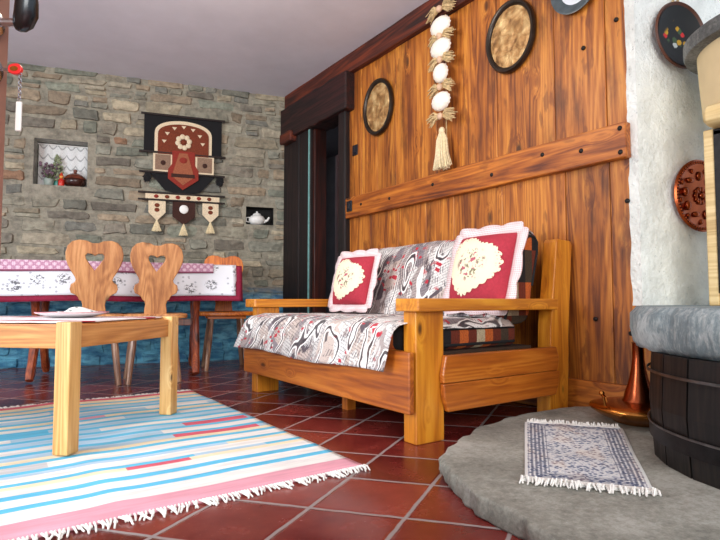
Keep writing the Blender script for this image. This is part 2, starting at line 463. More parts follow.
rail('trim_1', 1.194, 1.357, 1.278, 3.568, WX-.045, M_rail, .006, [(1.305, 1.33), (1.305, 1.22), (1.50, 1.27), (1.72, 1.30), (2.06, 1.26), (2.55, 1.29), (3.0, 1.27), (3.35, 1.28)])
rail('trim_2', 2.365, CEIL, 1.26, 4.63, WX-.05, M_beam, .012)
rail('baseboard_right', 0, .168, 1.25, 3.568, WX-.03, M_rail, .004)
# nails and knots hammered into the panels
nb = MB()
for y, z in ((1.50, 1.79), (1.33, 1.86), (1.47, .46), (1.30, .40), (1.30, 1.0)): nb.lathe([(.011, 0), (.011, .006), (.006, .010)], 10, M=Matrix.Translation((WX-.003, y, z)) @ Matrix.Rotation(-PI/2, 4, 'Y'))
nb.build('nail_head', M_nail, bpy.data.objects['wall_right'])

# doorway in dark timber
mb = MB()
mb.box(WX-.05, WX+.12, 3.568, OPY0, 0, 2.12)
mb.box(WX-.05, WX+.12, OPY1, 4.33, 0, 2.12)
mb.box(WX-.05, WX+.12, 4.335, 4.64, 0, 2.10)
d2 = struct(mb.build('door_1', M_dark, bevel=.012, smooth=0))
mb = MB(); mb.prism(jag(2.067, .012, 7, 3.50, 4.64)+jag(2.372, .012, 9, 3.50, 4.64)[::-1], WX-.09, WX+.12, 'x').build('lintel', M_darkx, d2, bevel=.012, smooth=0)
MB().box(WX-.12, WX-.04, 4.38, 4.60, 2.02, 2.12).build('beam_stub', M_beam, d2, bevel=.015, smooth=0)
MB().box(WX-.02, WX+.10, OPY1-.035, OPY1-.002, 0, OPZ).box(WX-.02, WX+.1, OPY0+.002, OPY0+.03, 0, OPZ).build('door_stop', M_leaf, d2, bevel=.004, smooth=0)
# leaf swung into the passage, hinged on the far jamb
H = Matrix.Translation((WX+.13, OPY0+.02, 0)) @ Matrix.Rotation(math.radians(77), 4, 'Z')
mb = MB(); mb.box(0, .44, -.02, .02, .01, 1.86, H)
for z0, z1 in ((.12, .85), (.98, 1.74)): mb.box(.07, .37, -.028, .028, z0, z1, H)
leaf = mb.build('door_leaf', M_leaf, d2, bevel=.008, smooth=0)
MB().box(WX-.055, WX-.045, OPY1+.005, OPY1+.022, 0, OPZ).build('reflection_strip', plain('teal_strip', srgb(120, 170, 166), .35), d2, smooth=0)  # teal strip painted as a window reflection on the door frame
# passage behind the doorway
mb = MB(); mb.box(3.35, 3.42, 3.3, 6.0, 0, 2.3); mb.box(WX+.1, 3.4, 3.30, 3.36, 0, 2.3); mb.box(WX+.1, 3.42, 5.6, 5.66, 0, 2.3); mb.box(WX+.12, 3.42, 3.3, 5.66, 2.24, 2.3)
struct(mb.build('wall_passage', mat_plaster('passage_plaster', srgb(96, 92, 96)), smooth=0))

# white plastered chimney breast, stands on the stone ledge
side = Vector((.26, .966, 0)); front = BX
c0 = Vector((2.385, 1.240, 0)); c1 = c0+front*1.1; c2 = c0+side*.10
def bumpy_wall():
    b = bmesh.new()
    def panel(a, d, w, h0, h1, nu, nv, nrm, amp):
        V = [[None]*(nv+1) for _ in range(nu+1)]
        for i in range(nu+1):
            for j in range(nv+1):
                z = h0+(h1-h0)*j/nv; p = a+d*(w*i/nu); p = Vector((p.x, p.y, z))
                k = mnoise.noise(p*9)*.5+mnoise.noise(p*24)*.3
                e = 0 if i in (0,) else 1
                V[i][j] = b.verts.new(p+nrm*(k*amp*e))
        for i in range(nu):
            for j in range(nv): b.faces.new([V[i][j], V[i+1][j], V[i+1][j+1], V[i][j+1]])
    panel(c0, front, 1.1, .525, CEIL, 44, 70, -BY, .010)
    panel(c0, side, .10, .525, CEIL, 4, 70, -BX, .004)
    bmesh.ops.recalc_face_normals(b, faces=b.faces[:])
    for f in b.faces: f.smooth = True
    me = bpy.data.meshes.new('wall_chimney'); b.to_mesh(me); b.free(); me.set_sharp_from_angle(angle=math.radians(45))
    return struct(link('wall_chimney', me, M_white))
bumpy_wall()
struct(MB().box(2.95, 3.0, -1.2, 1.35, 0, .38).box(2.455, 2.95, 1.26, 1.32, 0, .38).build('wall_recess', plain('shaded_void_plaster', srgb(36, 30, 28), .9), smooth=0))  # shade of the void under the ledge put into the wall colour

# ------------------------------------------------------------------ hearth and fireplace
def stone_plate(name, outline, z0, z1, mat, rnd=.02, amp=.006, under=.0):
    """slab with worn rounded edge"""
    pts = spline(outline, 8); n = len(pts); b = bmesh.new(); rings = []
    cx = sum(p[0] for p in pts)/n; cy = sum(p[1] for p in pts)/n
    for k, (ins, z) in enumerate(((rnd*.9+under, z0), (rnd*.2, z0+rnd*.7), (0, (z0+z1)/2), (rnd*.15, z1-rnd*.8), (rnd*.9, z1))):
        ring = []
        for (x, y) in pts:
            d = math.hypot(x-cx, y-cy); q = 1-ins/d
            w = amp*(mnoise.noise((x*11, y*11, z*16))+.6*mnoise.noise((x*28, y*28, z*30)))
            ring.append(b.verts.new((cx+(x-cx)*(q+w/d*2), cy+(y-cy)*(q+w/d*2), z)))
        rings.append(ring)
    for a, c in zip(rings, rings[1:]):
        for i in range(n): b.faces.new([a[i], a[(i+1) % n], c[(i+1) % n], c[i]])
    b.faces.new(rings[0][::-1]); b.faces.new(rings[-1])
    bmesh.ops.recalc_face_normals(b, faces=b.faces[:])
    for f in b.faces: f.smooth = len(f.verts) == 4
    me = bpy.data.meshes.new(name); b.to_mesh(me); b.free()
    return link(name, me, mat)
HZ = .055
o = stone_plate('hearth_slab', [(1.155,1.19),(1.205,1.27),(1.32,1.36),(1.54,1.465),(1.81,1.535),(2.10,1.545),(2.33,1.50),(2.37,1.36),(2.39,1.1),(2.60,.7),(2.60,.2),(2.2,-.1),(1.5,.0),(1.02,.28),(.955,.56),(1.0,.74),(1.025,.84),(1.05,.98),(1.095,1.09)], .0, HZ, M_hearth, .011, .009)
tag(o, 'low rounded grey stone hearth slab on the tiled floor', 'hearth')

tub = thing('wooden_tub', 'blackened round wooden tub with steel hoops under the grey stone ledge', 'tub', (2.072, .492, HZ))
mb = MB(); NS = 26; R0, R1, HT = .500, .500, .33
for i in range(NS):
    a0, a1 = 2*PI*(i+.03)/NS, 2*PI*(i+.97)/NS
    prof = []
    for zz in (0, HT*.5, HT):
        r = R0+.010*math.sin(PI*zz/HT)
        prof.append((r, zz))
    for (ra, za), (rb, zb) in zip(prof, prof[1:]):
        q = []
        for r, zz in ((ra, za), (rb, zb)):
            for rad in (r-.03, r):
                for a in (a0, a1): q.append((rad*math.cos(a), rad*math.sin(a), zz))
        # order for hexa: bottom ring then top ring
        mb.hexa([q[0], q[1], q[3], q[2], q[4], q[5], q[7], q[6]])
mb.build('stave_shell', M_barrel, tub, smooth=0)
MB().lathe([(.47, .02), (.47, HT-.01)], 48).build('core', plain('tub_core', srgb(10, 9, 9), .9), tub)
def hoop(z, h, r, mat):
    return MB().lathe([(r, z-h/2), (r+.004, z-h/2), (r+.004, z+h/2), (r, z+h/2)], 64, cap=False).build('hoop', mat, tub)
hoop(.272, .008, .5095, M_wire); hoop(.085, .045, .506, M_iron); hoop(.11, .006, .5105, M_wire)
for a, z in ((3.35, .24), (3.60, .28), (3.15, .235), (3.5, .07), (3.25, .08), (3.7, .06)): MB().ball((.512*math.cos(a), .512*math.sin(a), z), .006, 1, 1, 1, 8, 6).build('rivet', M_chrome, tub)

o = stone_plate('stone_ledge', [(2.37,1.24),(2.20,1.18),(2.0,1.085),(1.85,1.00),(1.745,.905),(1.655,.775),(1.59,.63),(1.57,.46),(1.60,.2),(1.75,-.05),(2.1,-.15),(2.5,-.1),(2.7,.3),(2.85,.8),(2.88,1.12),(2.70,1.185),(2.50,1.235)], .387, .527, M_slab, .03, .008)
tag(o, 'thick grey tooled stone ledge resting on the blackened tub', 'stone ledge')

fp = thing('fireplace', 'cream fireplace with dark glass front on the grey stone ledge', 'fireplace', (2.62, .62, .527))
# local = world - (2.62,.62,.527)
mb = MB(); mb.box(-.20, .12, .33, .37, 0, .72); mb.box(-.20, .12, -.5, -.46, 0, .72); mb.box(-.2, -.14, -.46, .33, 0, .05)
mb.build('frame', M_cream, fp, bevel=.006, smooth=0)
MB().box(-.188, -.165, -.46, .33, .05, .718).build('glass_door', M_glass, fp, bevel=.004, smooth=0)
mb = MB()
mb.box(-.205, -.186, .29, .33, .06, .71); mb.box(-.205, -.186, -.46, .33, .05, .08); mb.box(-.205, -.186, -.46, .33, .69, .716)
mb.build('glass_frame', M_iron, fp, bevel=.003, smooth=0)
mb = MB(); mb.prism([(-.30+.02*math.cos(t), 0) for t in (0,)] and spline([(-.27, .725), (-.285, .755), (-.265, .795), (-.2, .805), (.1, .805), (.1, .72), (-.2, .717)], 5), -.6, .335, 'y')
mb.build('beam', M_cream, fp, bevel=.012)
MB().lathe([(.306, .80), (.316, .95), (.322, 1.07)], 64, (.03, .13, 0)).build('hood_drum', mat_plaster('cream_plaster', srgb(226, 204, 158), .04, 5, .1), fp, smooth=60)
MB().lathe([(.325, 1.062), (.366, 1.066), (.372, 1.08), (.372, 1.12), (.36, 1.13), (.2, 1.14)], 64, (.03, .13, 0)).build('cornice', M_cornice, fp, smooth=40)

# copper vessel
cv = thing('copper_vessel', 'round copper vessel with wide rim and tall neck between panelled wall and tub', 'vessel', (2.20, 1.168, HZ))
MB().lathe([(.085, 0), (.10, .004), (.105, .012), (.15, .03), (.185, .052), (.19, .060), (.186, .068), (.15, .078), (.06, .088)], 48).build('pan', M_brass, cv, smooth=60)
MB().lathe([(.066, .086), (.058, .10), (.052, .125), (.043, .150), (.035, .18), (.028, .215), (.022, .26), (.021, .318), (.025, .322)], 32).build('neck', M_copper, cv, smooth=60)
MB().tube([(-.17, .045, .078), (-.175, .05, .112), (-.16, .065, .122), (-.145, .06, .108), (-.15, .05, .088)], .005, 8).ball((-.16, .065, .124), .011).build('handle', M_brass, cv)

# small rug on the hearth
def mat_faded_rug():
    m, nt, b = new_mat('faded_persian'); g = G(nt)
    uv = g.coord('UV'); x, y, _ = g.sep(uv)
    cx = g.math('ABSOLUTE', g.math('SUBTRACT', x, .5)); cy = g.math('ABSOLUTE', g.math('SUBTRACT', y, .5))
    ed = g.math('MINIMUM', g.math('MULTIPLY', g.math('SUBTRACT', .5, cx), .30), g.math('MULTIPLY', g.math('SUBTRACT', .5, cy), .66))
    m2 = g.mapv(g.comb(cx, cy), (.30, .66, 1))
    vor = g.voro(m2, 80, 'F1').outputs['Distance']; vor2 = g.voro(m2, 110, 'F1').outputs['Distance']
    n = g.noise(g.mapv(uv, (.3, .66, 1)), 160, 3); big = g.noise(uv, 3.5, 3)
    lines = g.math('SINE', g.math('MULTIPLY', ed, 560.0))
    border = g.math('MULTIPLY', g.step(ed, .008, .012), g.step(ed, .062, .066, 1, 0))
    f = g.math('ADD', g.math('MULTIPLY', g.step(vor, .15, .6), .42), g.math('MULTIPLY', n, .75))
    f = g.math('ADD', f, g.math('MULTIPLY', g.step(vor2, .2, .45), .10))
    field = g.ramp(f, [(.42, srgb(52, 62, 92)), (.62, srgb(124, 134, 158)), (.84, srgb(206, 208, 212)), (1.0, srgb(230, 228, 222))])
    warm = g.ramp(f, [(.42, srgb(128, 92, 90)), (.66, srgb(200, 176, 158)), (.92, srgb(226, 220, 212))])
    field = g.mix(g.step(big, .48, .62, 0, .6), field, warm)
    field = g.mix(g.math('MULTIPLY', border, g.step(lines, -.1, .4, .75, 0)), field, srgb(62, 70, 98))
    col = g.mix(g.step(ed, .006, .009, 1, 0), field, srgb(226, 226, 222))
    g.put(b.inputs['Base Color'], col); b.inputs['Roughness'].default_value = .95
    g.bump(b, n, .3, .004); return m
hr = thing('hearth_rug', 'small faded blue and white fringed rug on the stone hearth', 'rug', (1.622, 1.068, HZ+.001), math.radians(36.5))
L2, W2 = .36, .168
mb = MB(); mb.grid(lambda u, v: ((v*2-1)*L2, (1-u*2)*(W2+.010*(v-.5)*2), .006+.0025*math.sin(v*9)+.003*mnoise.noise((u*4, v*5, 1))), 24, 44, lambda u, v: (u, v))
mb.build('pile', mat_faded_rug(), hr, solid=.006, off=-1)
M_fr = plain('white_fringe', srgb(232, 230, 224), .95, 0, .06, 120)
for sgn in (-1, 1):
    mb = MB(); r2 = random.Random(5+sgn)
    mb.box(sgn*L2-.012, sgn*L2+.012, -W2-.002, W2+.002, .001, .009)
    for i in range(64):
        y = -W2+2*W2*(i+.5)/64+r2.uniform(-.003, .003); ln = r2.uniform(.022, .044)
        x0 = sgn*L2; dy = r2.uniform(-.012, .012)
        mb.tube([(x0, y, .006), (x0+sgn*ln*.5, y+dy*.4, .010+r2.uniform(0, .008)), (x0+sgn*ln, y+dy, .003)], [.0035, .003, .0022], 5)
    mb.build('fringe', M_fr, hr)

# ------------------------------------------------------------------ striped rug
def striped_rug():
    W = [225,150,165]
    wht, crm, blu, pal, pnk, cor, gry = (srgb(234,230,224), srgb(240,222,186), srgb(96,190,226), srgb(176,206,226), srgb(226,158,172), srgb(222,96,112), srgb(206,206,206))
    Y0 = 1.475
    rows = [(.110,pnk),(.082,wht),(.034,blu),(.062,wht),(.038,blu),(.058,wht),(.034,crm),(.030,blu),(.062,wht),(.030,pal),(.032,blu),(.070,wht),(.034,blu),(.040,crm),(.050,pal),(.034,blu),(.060,wht),(.034,blu),(.060,pal),(.034,blu),(.055,wht),(.036,blu),(.060,pal),(.036,blu),(.055,wht),(.036,blu),(.050,crm),(.034,blu),(.060,pal),(.030,wht),(.036,blu),(.060,pal),(.032,blu),(.060,crm),(.030,blu),(.070,crm),(.060,cor)]
    blocks = {6:(.40,.60,cor),7:(.62,.9,pal),9:(.78,1.06,crm),11:(-.1,.2,gry),14:(.64,1.0,cor),16:(.30,.62,pal),18:(.74,1.04,cor),20:(.1,.42,pal),22:(.0,.25,blu),24:(.55,.8,pal),26:(.3,.5,pnk),28:(.7,1.0,wht),31:(.05,.3,wht)}
    tot = sum(r[0] for r in rows); k = 1.80/tot
    X0, X1 = -.52, 1.055; NX = 70
    bm = bmesh.new(); lay = bm.loops.layers.float_color.new('Col')
    def hz(x, y): return .007+.006*max(0, math.sin(x*5.5+y*1.7))*math.exp(-((x-.3)/.35)**2)+.003*mnoise.noise((x*3, y*3, 0))
    y = Y0; ys = [(y, None)]
    for i, (h, c) in enumerate(rows):
        for q in range(2): y += h*k/2; ys.append((y, i))
    grid = [[bm.verts.new((X0+(X1-X0)*a/NX+.006*mnoise.noise((yy*4, a*.05, 3)), yy+.010*mnoise.noise((a*.09, yy*2, 1))+.012*math.exp(-((X0+(X1-X0)*a/NX-.32)/.05)**2), hz(X0+(X1-X0)*a/NX, yy))) for a in range(NX+1)] for yy, _ in ys]
    for j in range(1, len(ys)):
        i = ys[j][1]
        for a in range(NX):
            f = bm.faces.new([grid[j-1][a], grid[j-1][a+1], grid[j][a+1], grid[j][a]]); f.smooth = True
            x = X0+(X1-X0)*(a+.5)/NX; c = rows[i][1]
            if i in blocks and blocks[i][0] < x < blocks[i][1]: c = blocks[i][2]
            for lp in f.loops: lp[lay] = c
    me = bpy.data.meshes.new('weave'); bm.to_mesh(me); bm.free()
    m, nt, b = new_mat('flatweave_cotton'); g = G(nt)
    n = g.noise(g.mapv(g.coord(), (30, 160, 1)), 4, 3); n2 = g.noise(g.mapv(g.coord(), (2, 14, 1)), 2.5, 3)
    v = g.step(n2, .3, .7, .86, 1.06)
    g.put(b.inputs['Base Color'], g.mix(1.0, g.attr('Col')[0], g.comb(v, v, v), 'MULTIPLY')); b.inputs['Roughness'].default_value = .95
    g.bump(b, n, .35, .003)
    t = thing('striped_rug', 'large flatwoven rug with blue, white and pink stripes under the coffee table', 'rug', (0, 0, 0))
    o = link('weave', me, m, t); md = o.modifiers.new('s', 'SOLIDIFY'); md.thickness = .006; md.offset = -1
    for yy, sg, nm in ((Y0, -1, 170), (y, 1, 150)):
        mb = MB(); r = random.Random(9)
        for i in range(nm):
            x = X0+(X1-X0)*(i+.5)/nm
            if x < -.25: continue
            ln = r.uniform(.022, .05); dx = r.uniform(-.02, .02)
            mb.tube([(x, yy-sg*.004, .008), (x+dx*.3, yy+sg*ln*.5, .010), (x+dx, yy+sg*ln, .003)], [.0032, .003, .0026], 5)
            if i % 3 == 0: mb.ball((x+dx*.3, yy+sg*ln*.5, .009), .006, 1, 1, .8, 6, 5)
        mb.build('fringe', M_fr, t)
striped_rug()
# ------------------------------------------------------------------ coffee table
CA = math.atan2(.70, .715)     # direction along the short side
ct = thing('coffee_table', 'low pale pine coffee table with square legs on striped rug', 'table', (.262, 2.185, .010), CA)
# local x: from near leg to far leg, local y: away to the left
TL, TW, TZ = .68, 1.02, .462
for (x, y) in ((0, 0), (TL, 0), (0, TW), (TL, TW)):
    MB().box(x-.030, x+.030, y-.030, y+.030, 0, TZ).build('leg', M_pale, ct, bevel=.004, smooth=0)
for y in (0, TW):
    MB().box(.031, TL-.031, y-.012, y+.012, TZ-.095, TZ-.014).build('apron', M_apron[0], ct, bevel=.003, smooth=0)
for x in (0, TL):
    MB().box(x-.012, x+.012, .031, TW-.031, TZ-.095, TZ-.014).build('apron', M_apron[1], ct, bevel=.003, smooth=0)
MB().box(.013, TL-.013, .013, TW-.013, TZ-.022, TZ-.010).build('table_top', M_apron[1], ct, bevel=.002, smooth=0)
def mat_runner():
    m, nt, b = new_mat('runner_cloth'); g = G(nt); x, y, _ = g.sep(g.coord('UV'))
    d = g.math('ABSOLUTE', g.math('SUBTRACT', x, .5))
    s = g.math('MULTIPLY', g.step(d, .26, .28), g.step(d, .38, .40, 1, 0))
    n = g.noise(g.coord(), 60, 3)
    g.put(b.inputs['Base Color'], g.mix(s, g.ramp(n, [(.3, srgb(226, 220, 222)), (.7, srgb(246, 242, 242))]), srgb(176, 36, 60)))
    b.inputs['Roughness'].default_value = .9; return m
cl = MB().grid(lambda u, v: (.02+u*(TL-.04), .02+v*(TW-.06), TZ-.006+.002*mnoise.noise((u*6, v*9, 0))), 16, 24).build('table_runner', mat_runner(), solid=.004, off=1)
cl.location = ct.location; cl.rotation_euler = (0, 0, CA)
tag(cl, 'white cloth with red stripes lying on the pine coffee table', 'tablecloth')
cw = ct.matrix_basis if False else (Matrix.Translation(ct.location) @ Matrix.Rotation(CA, 4, 'Z'))
pp = cw @ Vector((.48, .37, TZ-.001))
pt = thing('serving_plate', 'shallow white plate with pink rim on the coffee table', 'plate', pp)
MB().lathe([(.05, 0), (.085, .003), (.115, .010), (.150, .020), (.152, .023), (.148, .023), (.112, .014), (.08, .007), (.0001, .006)], 48, cap=False).build('dish', plain('white_china', srgb(232, 226, 226), .2, 0, .03, 20, 0), pt, smooth=60)
MB().lathe([(.1475, .0235), (.153, .022), (.1525, .0255), (.148, .0258)], 48, cap=False).build('rim', plain('pink_glaze', srgb(206, 140, 146), .3), pt, smooth=60)
bx = thing('napkin_bundle', 'crumpled white napkin with dark print lying in the plate', 'napkin', pp+Vector((.02, -.02, .009)))
def mat_print():
    m, nt, b = new_mat('printed_paper'); g = G(nt)
    v = g.step(g.voro(g.coord(), 38).outputs['Distance'], .22, .34, 1, 0)
    g.put(b.inputs['Base Color'], g.mix(g.math('MULTIPLY', v, .75), srgb(240, 240, 236), srgb(40, 70, 62))); b.inputs['Roughness'].default_value = .8; return m
mb = MB()
mb.grid(lambda u, v: ((u-.5)*.16+.01*mnoise.noise((u*5, v*5, 4)), (v-.5)*.13, .004+.026*abs(mnoise.noise((u*3.2, v*3.2, 1)))+.020*math.sin(PI*u)*math.sin(PI*v)), 18, 14)
mb.build('cloth', mat_print(), bx, solid=.002)

# ------------------------------------------------------------------ sofa
sf = thing('pine_sofa', 'orange pine sofa with flat armrests and patchwork cushions against the panelled wall', 'sofa', (0, 0, 0))
YN, YF = 1.58, 3.10
def arm(yo, yi, ya0, ya1):
    MB().box(1.367, 1.512, min(yo, yi), max(yo, yi), 0, .506).build('front_post', M_pine[2], sf, bevel=.004, smooth=0)
    y0, y1 = min(yo, yi), max(yo, yi)
    # rear post: tapering, leaning back
    MB().prism([(2.185, 0), (2.325, 0), (2.345, .43), (2.385, .82), (2.375, .84), (2.272, .845), (2.262, .83), (2.205, .43)], y0, y1, 'y').build('rear_post', M_pine[2], sf, bevel=.004, smooth=0)
    MB().prism([(1.343, ya0), (1.337, ya0+.008), (1.337, ya1-.008), (1.343, ya1), (2.22, ya1), (2.20, ya0)], .506, .556, 'z').build('armrest', M_pine[0], sf, bevel=.005, smooth=0)
arm(YN, YN+.075, 1.535, 1.672); arm(YF-.075, YF, 3.0, 3.145)
for yb in (YN-.028, YF+.003):
    for z0, z1 in ((.112, .222), (.224, .333)):
        h = z1-z0
        MB().prism([(1.485, z0+.0), (1.482, z0+h*.3), (1.50, z1) , (2.205, z1), (2.225, z0+h*.5), (2.212, z0)] if z0 > .2 else [(1.51, z0), (1.49, z0+h*.5), (1.485, z1), (2.225, z1), (2.22, z0+h*.5), (2.195, z0)], yb, yb+.025, 'y').build('side_board', M_board[0], sf, bevel=.005, smooth=0)
MB().box(1.328, 1.354, 1.575, 3.135, .118, .352).build('front_board', M_board[1], sf, bevel=.005, smooth=0)
MB().box(1.372, 1.40, 1.66, 3.02, .17, .35).build('seat_rail', M_board[1], sf, smooth=0)
MB().box(1.40, 2.16, 1.66, 3.02, .30, .335).build('seat_deck', plain('slat_deck', srgb(60, 40, 26), .8), sf, smooth=0)
MB().box(1.55, 2.10, 1.70, 2.98, .10, .30).build('under_sofa_block', plain('under_sofa_black', srgb(16, 14, 14), .8), sf, smooth=0)  # plain black block filling the space below the seat deck
MB().box(1.52, 1.57, 2.28, 2.33, 0, .30).build('middle_leg', M_board[2], sf, smooth=0)
def mat_patch():
    m, nt, b = new_mat('patchwork_plaid'); g = G(nt)
    x, y, z = g.sep(g.coord())
    a = g.math('ADD', g.math('MULTIPLY', x, 19.0), g.math('MULTIPLY', y, 19.0))
    wn = g.n('ShaderNodeTexWhiteNoise', noise_dimensions='2D'); g.l(g.comb(g.math('FLOOR', a), g.math('FLOOR', g.math('MULTIPLY', z, 6.3))), wn.inputs['Vector'])
    col = g.ramp(wn.outputs['Value'], [(0, srgb(30, 26, 28)), (.18, srgb(110, 44, 26)), (.36, srgb(196, 96, 40)), (.5, srgb(168, 148, 120)), (.66, srgb(70, 56, 42)), (.8, srgb(140, 62, 34)), (.92, srgb(190, 172, 140))], 'CONSTANT')
    n = g.noise(g.coord(), 140, 3)
    v = g.step(n, .3, .7, .7, 1.15)
    g.put(b.inputs['Base Color'], g.mix(1.0, col, g.comb(v, v, v), 'MULTIPLY')); b.inputs['Roughness'].default_value = .95
    g.bump(b, n, .2, .003); return m
M_patch = mat_patch(); M_pipe = plain('black_piping', srgb(26, 26, 28), .8)
# seat cushion: soft block
sc = MB().box(1.375, 2.08, 1.672, 2.99, .336, .448).build('seat_cushion', M_patch, sf, bevel=.035, smooth=180, seg=4)
sc['label'] = 'seat cushion in brown and orange striped patchwork'
MB().tube([(1.405, 1.672, .36), (1.7, 1.668, .358), (2.05, 1.672, .36)], .006).tube([(1.405, 1.672, .425), (1.7, 1.668, .427), (2.05, 1.672, .425)], .006).build('piping', M_pipe, sc)
prof = [(2.00, .452), (2.055, .60), (2.12, .78), (2.15, .845), (2.19, .872), (2.235, .868), (2.262, .84), (2.255, .78), (2.215, .62), (2.17, .452)]
bc = MB().prism(spline(prof, 4), 1.685, 3.01, 'y').build('back_cushion', M_patch, sf, bevel=.02, smooth=60, seg=3)
bc['label'] = 'back cushion in brown patchwork with black piping'
MB().tube([(x, 1.686, z) for x, z in [(2.006, .46), (2.058, .60), (2.122, .78), (2.15, .838), (2.19, .864), (2.232, .860), (2.252, .835), (2.248, .78), (2.205, .62)]], .007).build('piping', M_pipe, bc)

# newspaper-and-city print throws
def mat_throw():
    m, nt, b = new_mat('city_print_cotton'); g = G(nt)
    uv = g.coord('UV')
    warp = g.mapv(uv, (1, 1, 1)); nn = g.n('ShaderNodeTexNoise'); g.l(uv, nn.inputs['Vector']); nn.inputs['Scale'].default_value = 5; nn.inputs['Detail'].default_value = 2
    off = g.vmath('MULTIPLY', g.vmath('SUBTRACT', nn.outputs['Color'], (.5, .5, .5)), (.12, .12, 0))
    w = g.vmath('ADD', uv, off)
    p1 = g.mapv(w, (1, .55, 1), rot=(0, 0, .35))
    v1 = g.voro(p1, 8.0); v1.distance = 'CHEBYCHEV'; id1 = g.sep(v1.outputs['Color'])
    p2 = g.mapv(w, (.8, 1.5, 1), rot=(0, 0, -.25))
    v2 = g.voro(p2, 20); v2.distance = 'CHEBYCHEV'; id2 = g.sep(v2.outputs['Color'])
    v3 = g.voro(g.mapv(w, (2.2, .8, 1), rot=(0, 0, .55)), 12); v3.distance = 'MANHATTAN'; id3 = g.sep(v3.outputs['Color'])
    base = g.ramp(id1[0], [(0, srgb(204, 198, 194)), (.26, srgb(226, 222, 218)), (.44, srgb(168, 154, 150)), (.60, srgb(198, 180, 170)), (.78, srgb(136, 126, 130)), (.92, srgb(88, 76, 82))], 'CONSTANT')
    col = g.mix(g.math('MULTIPLY', g.step(id3[1], .78, .79), .75), base, srgb(230, 226, 222))
    # columns of small print
    x, y, _ = g.sep(g.mapv(uv, rot=(0, 0, .3)))
    ln = g.step(g.math('SINE', g.math('MULTIPLY', y, 300.0)), .0, .5)
    tx = g.math('MULTIPLY', ln, g.step(g.noise(g.mapv(uv, (90, 36, 1)), 2.2, 2), .46, .56))
    tx = g.math('MULTIPLY', tx, g.step(id1[1], .28, .30))
    col = g.mix(g.math('MULTIPLY', tx, .7), col, srgb(70, 62, 68))
    # striped facades
    st = g.math('MULTIPLY', g.step(g.math('SINE', g.math('MULTIPLY', x, 260.0)), .0, .3), g.step(id2[0], .72, .73))
    col = g.mix(g.math('MULTIPLY', st, .65), col, srgb(78, 68, 74))
    # red blocks in clusters
    rz_ = g.step(g.noise(uv, 5.5, 1), .47, .53)
    rd = g.math('MULTIPLY', g.math('MULTIPLY', g.step(id2[1], .54, .55), g.step(v2.outputs['Distance'], .30, .34, 1, 0)), rz_)
    col = g.mix(rd, col, srgb(186, 34, 54))
    dk = g.math('MULTIPLY', g.step(id3[0], .80, .81), g.step(v3.outputs['Distance'], .42, .46, 1, 0))
    col = g.mix(g.math('MULTIPLY', dk, .85), col, srgb(58, 48, 54))
    # sweeping bands, white beside black
    arc = g.math('SINE', g.math('MULTIPLY', g.noise(g.mapv(w, (1.1, .42, 1), rot=(0, 0, .4)), 3.2, 1, .4), 36.0))
    col = g.mix(g.math('MULTIPLY', g.step(arc, .70, .80), g.step(arc, .93, .97, 1, 0)), col, srgb(244, 240, 236))
    col = g.mix(g.math('MULTIPLY', g.step(arc, .955, .985), .9), col, srgb(46, 36, 42))
    sc_ = g.step(g.noise(g.mapv(w, (1, 2.2, 1)), 60, 3, .7), .57, .64)
    col = g.mix(g.math('MULTIPLY', sc_, .75), col, srgb(84, 68, 74))
    g.put(b.inputs['Base Color'], col); b.inputs['Roughness'].default_value = .92
    b.inputs['Sheen Weight'].default_value = .1
    g.bump(b, g.noise(uv, 260, 2), .15, .002); return m
M_throw = mat_throw()
def path_pt(path, t):
    d = [0]
    for a, b in zip(path, path[1:]): d.append(d[-1]+math.hypot(b[0]-a[0], b[1]-a[1]))
    q = t*d[-1]
    for i in range(len(path)-1):
        if q <= d[i+1] or i == len(path)-2:
            k = (q-d[i])/(d[i+1]-d[i]); return path[i][0]+(path[i+1][0]-path[i][0])*k, path[i][1]+(path[i+1][1]-path[i][1])*k, q
sp = [(2.03, .458), (1.9, .456), (1.7, .460), (1.54, .463), (1.44, .464), (1.377, .462), (1.334, .450), (1.314, .428), (1.306, .39), (1.304, .34), (1.302, .265)]
def seat_fn(u, v):
    x, z, q = path_pt(sp, v)
    hang = max(0, min(1, (v-.72)/.28))
    y0 = 1.655+.0*v; y1 = 2.985
    if hang > 0: y0 = 1.625+.05*hang; y1 = 2.99+.20*hang
    else:
        k = max(0, (v-.55)/.17); y0 = 1.655-.03*k
    y = y0+(y1-y0)*u
    fold = math.sin(u*21+.8)*.6+math.sin(u*37+2)*.4
    x -= hang*(.010+.010*fold*(.3+.7*hang)); z += .008*math.sin(u*9+1)*hang*hang+.004*mnoise.noise((u*9, v*9, 0))
    if hang == 0: z += .006*mnoise.noise((u*7, v*6, 3))+.004
    if u < .035 and hang == 0 and v < .6: z -= (.035-u)/.035*.035; y -= 0
    return (x, y, z)
o = MB().grid(seat_fn, 110, 60, lambda u, v: (u*1.95, v*1.3)).build('sofa_seat_throw', M_throw, smooth=180, solid=.004, off=1)
tag(o, 'city print cotton throw draped over the sofa seat and front board', 'throw')
bp_ = [(1.975, .468), (2.025, .57), (2.085, .74), (2.118, .82), (2.145, .866), (2.19, .892), (2.24, .888), (2.278, .855), (2.285, .80)]
def back_fn(u, v):
    x, z, q = path_pt(bp_, v); y = 1.705+u*(2.995-1.705)
    w = .006*mnoise.noise((u*12, v*6, 9)); return (x+w-.004, y, z+.006*mnoise.noise((u*9, v*3, 5)))
o = MB().grid(back_fn, 90, 40, lambda u, v: (3.1+u*1.7, 2.0+v*.72)).build('sofa_back_throw', M_throw, smooth=180, solid=.004, off=1)
tag(o, 'city print cotton throw covering the sofa backrest behind the cushions', 'throw')

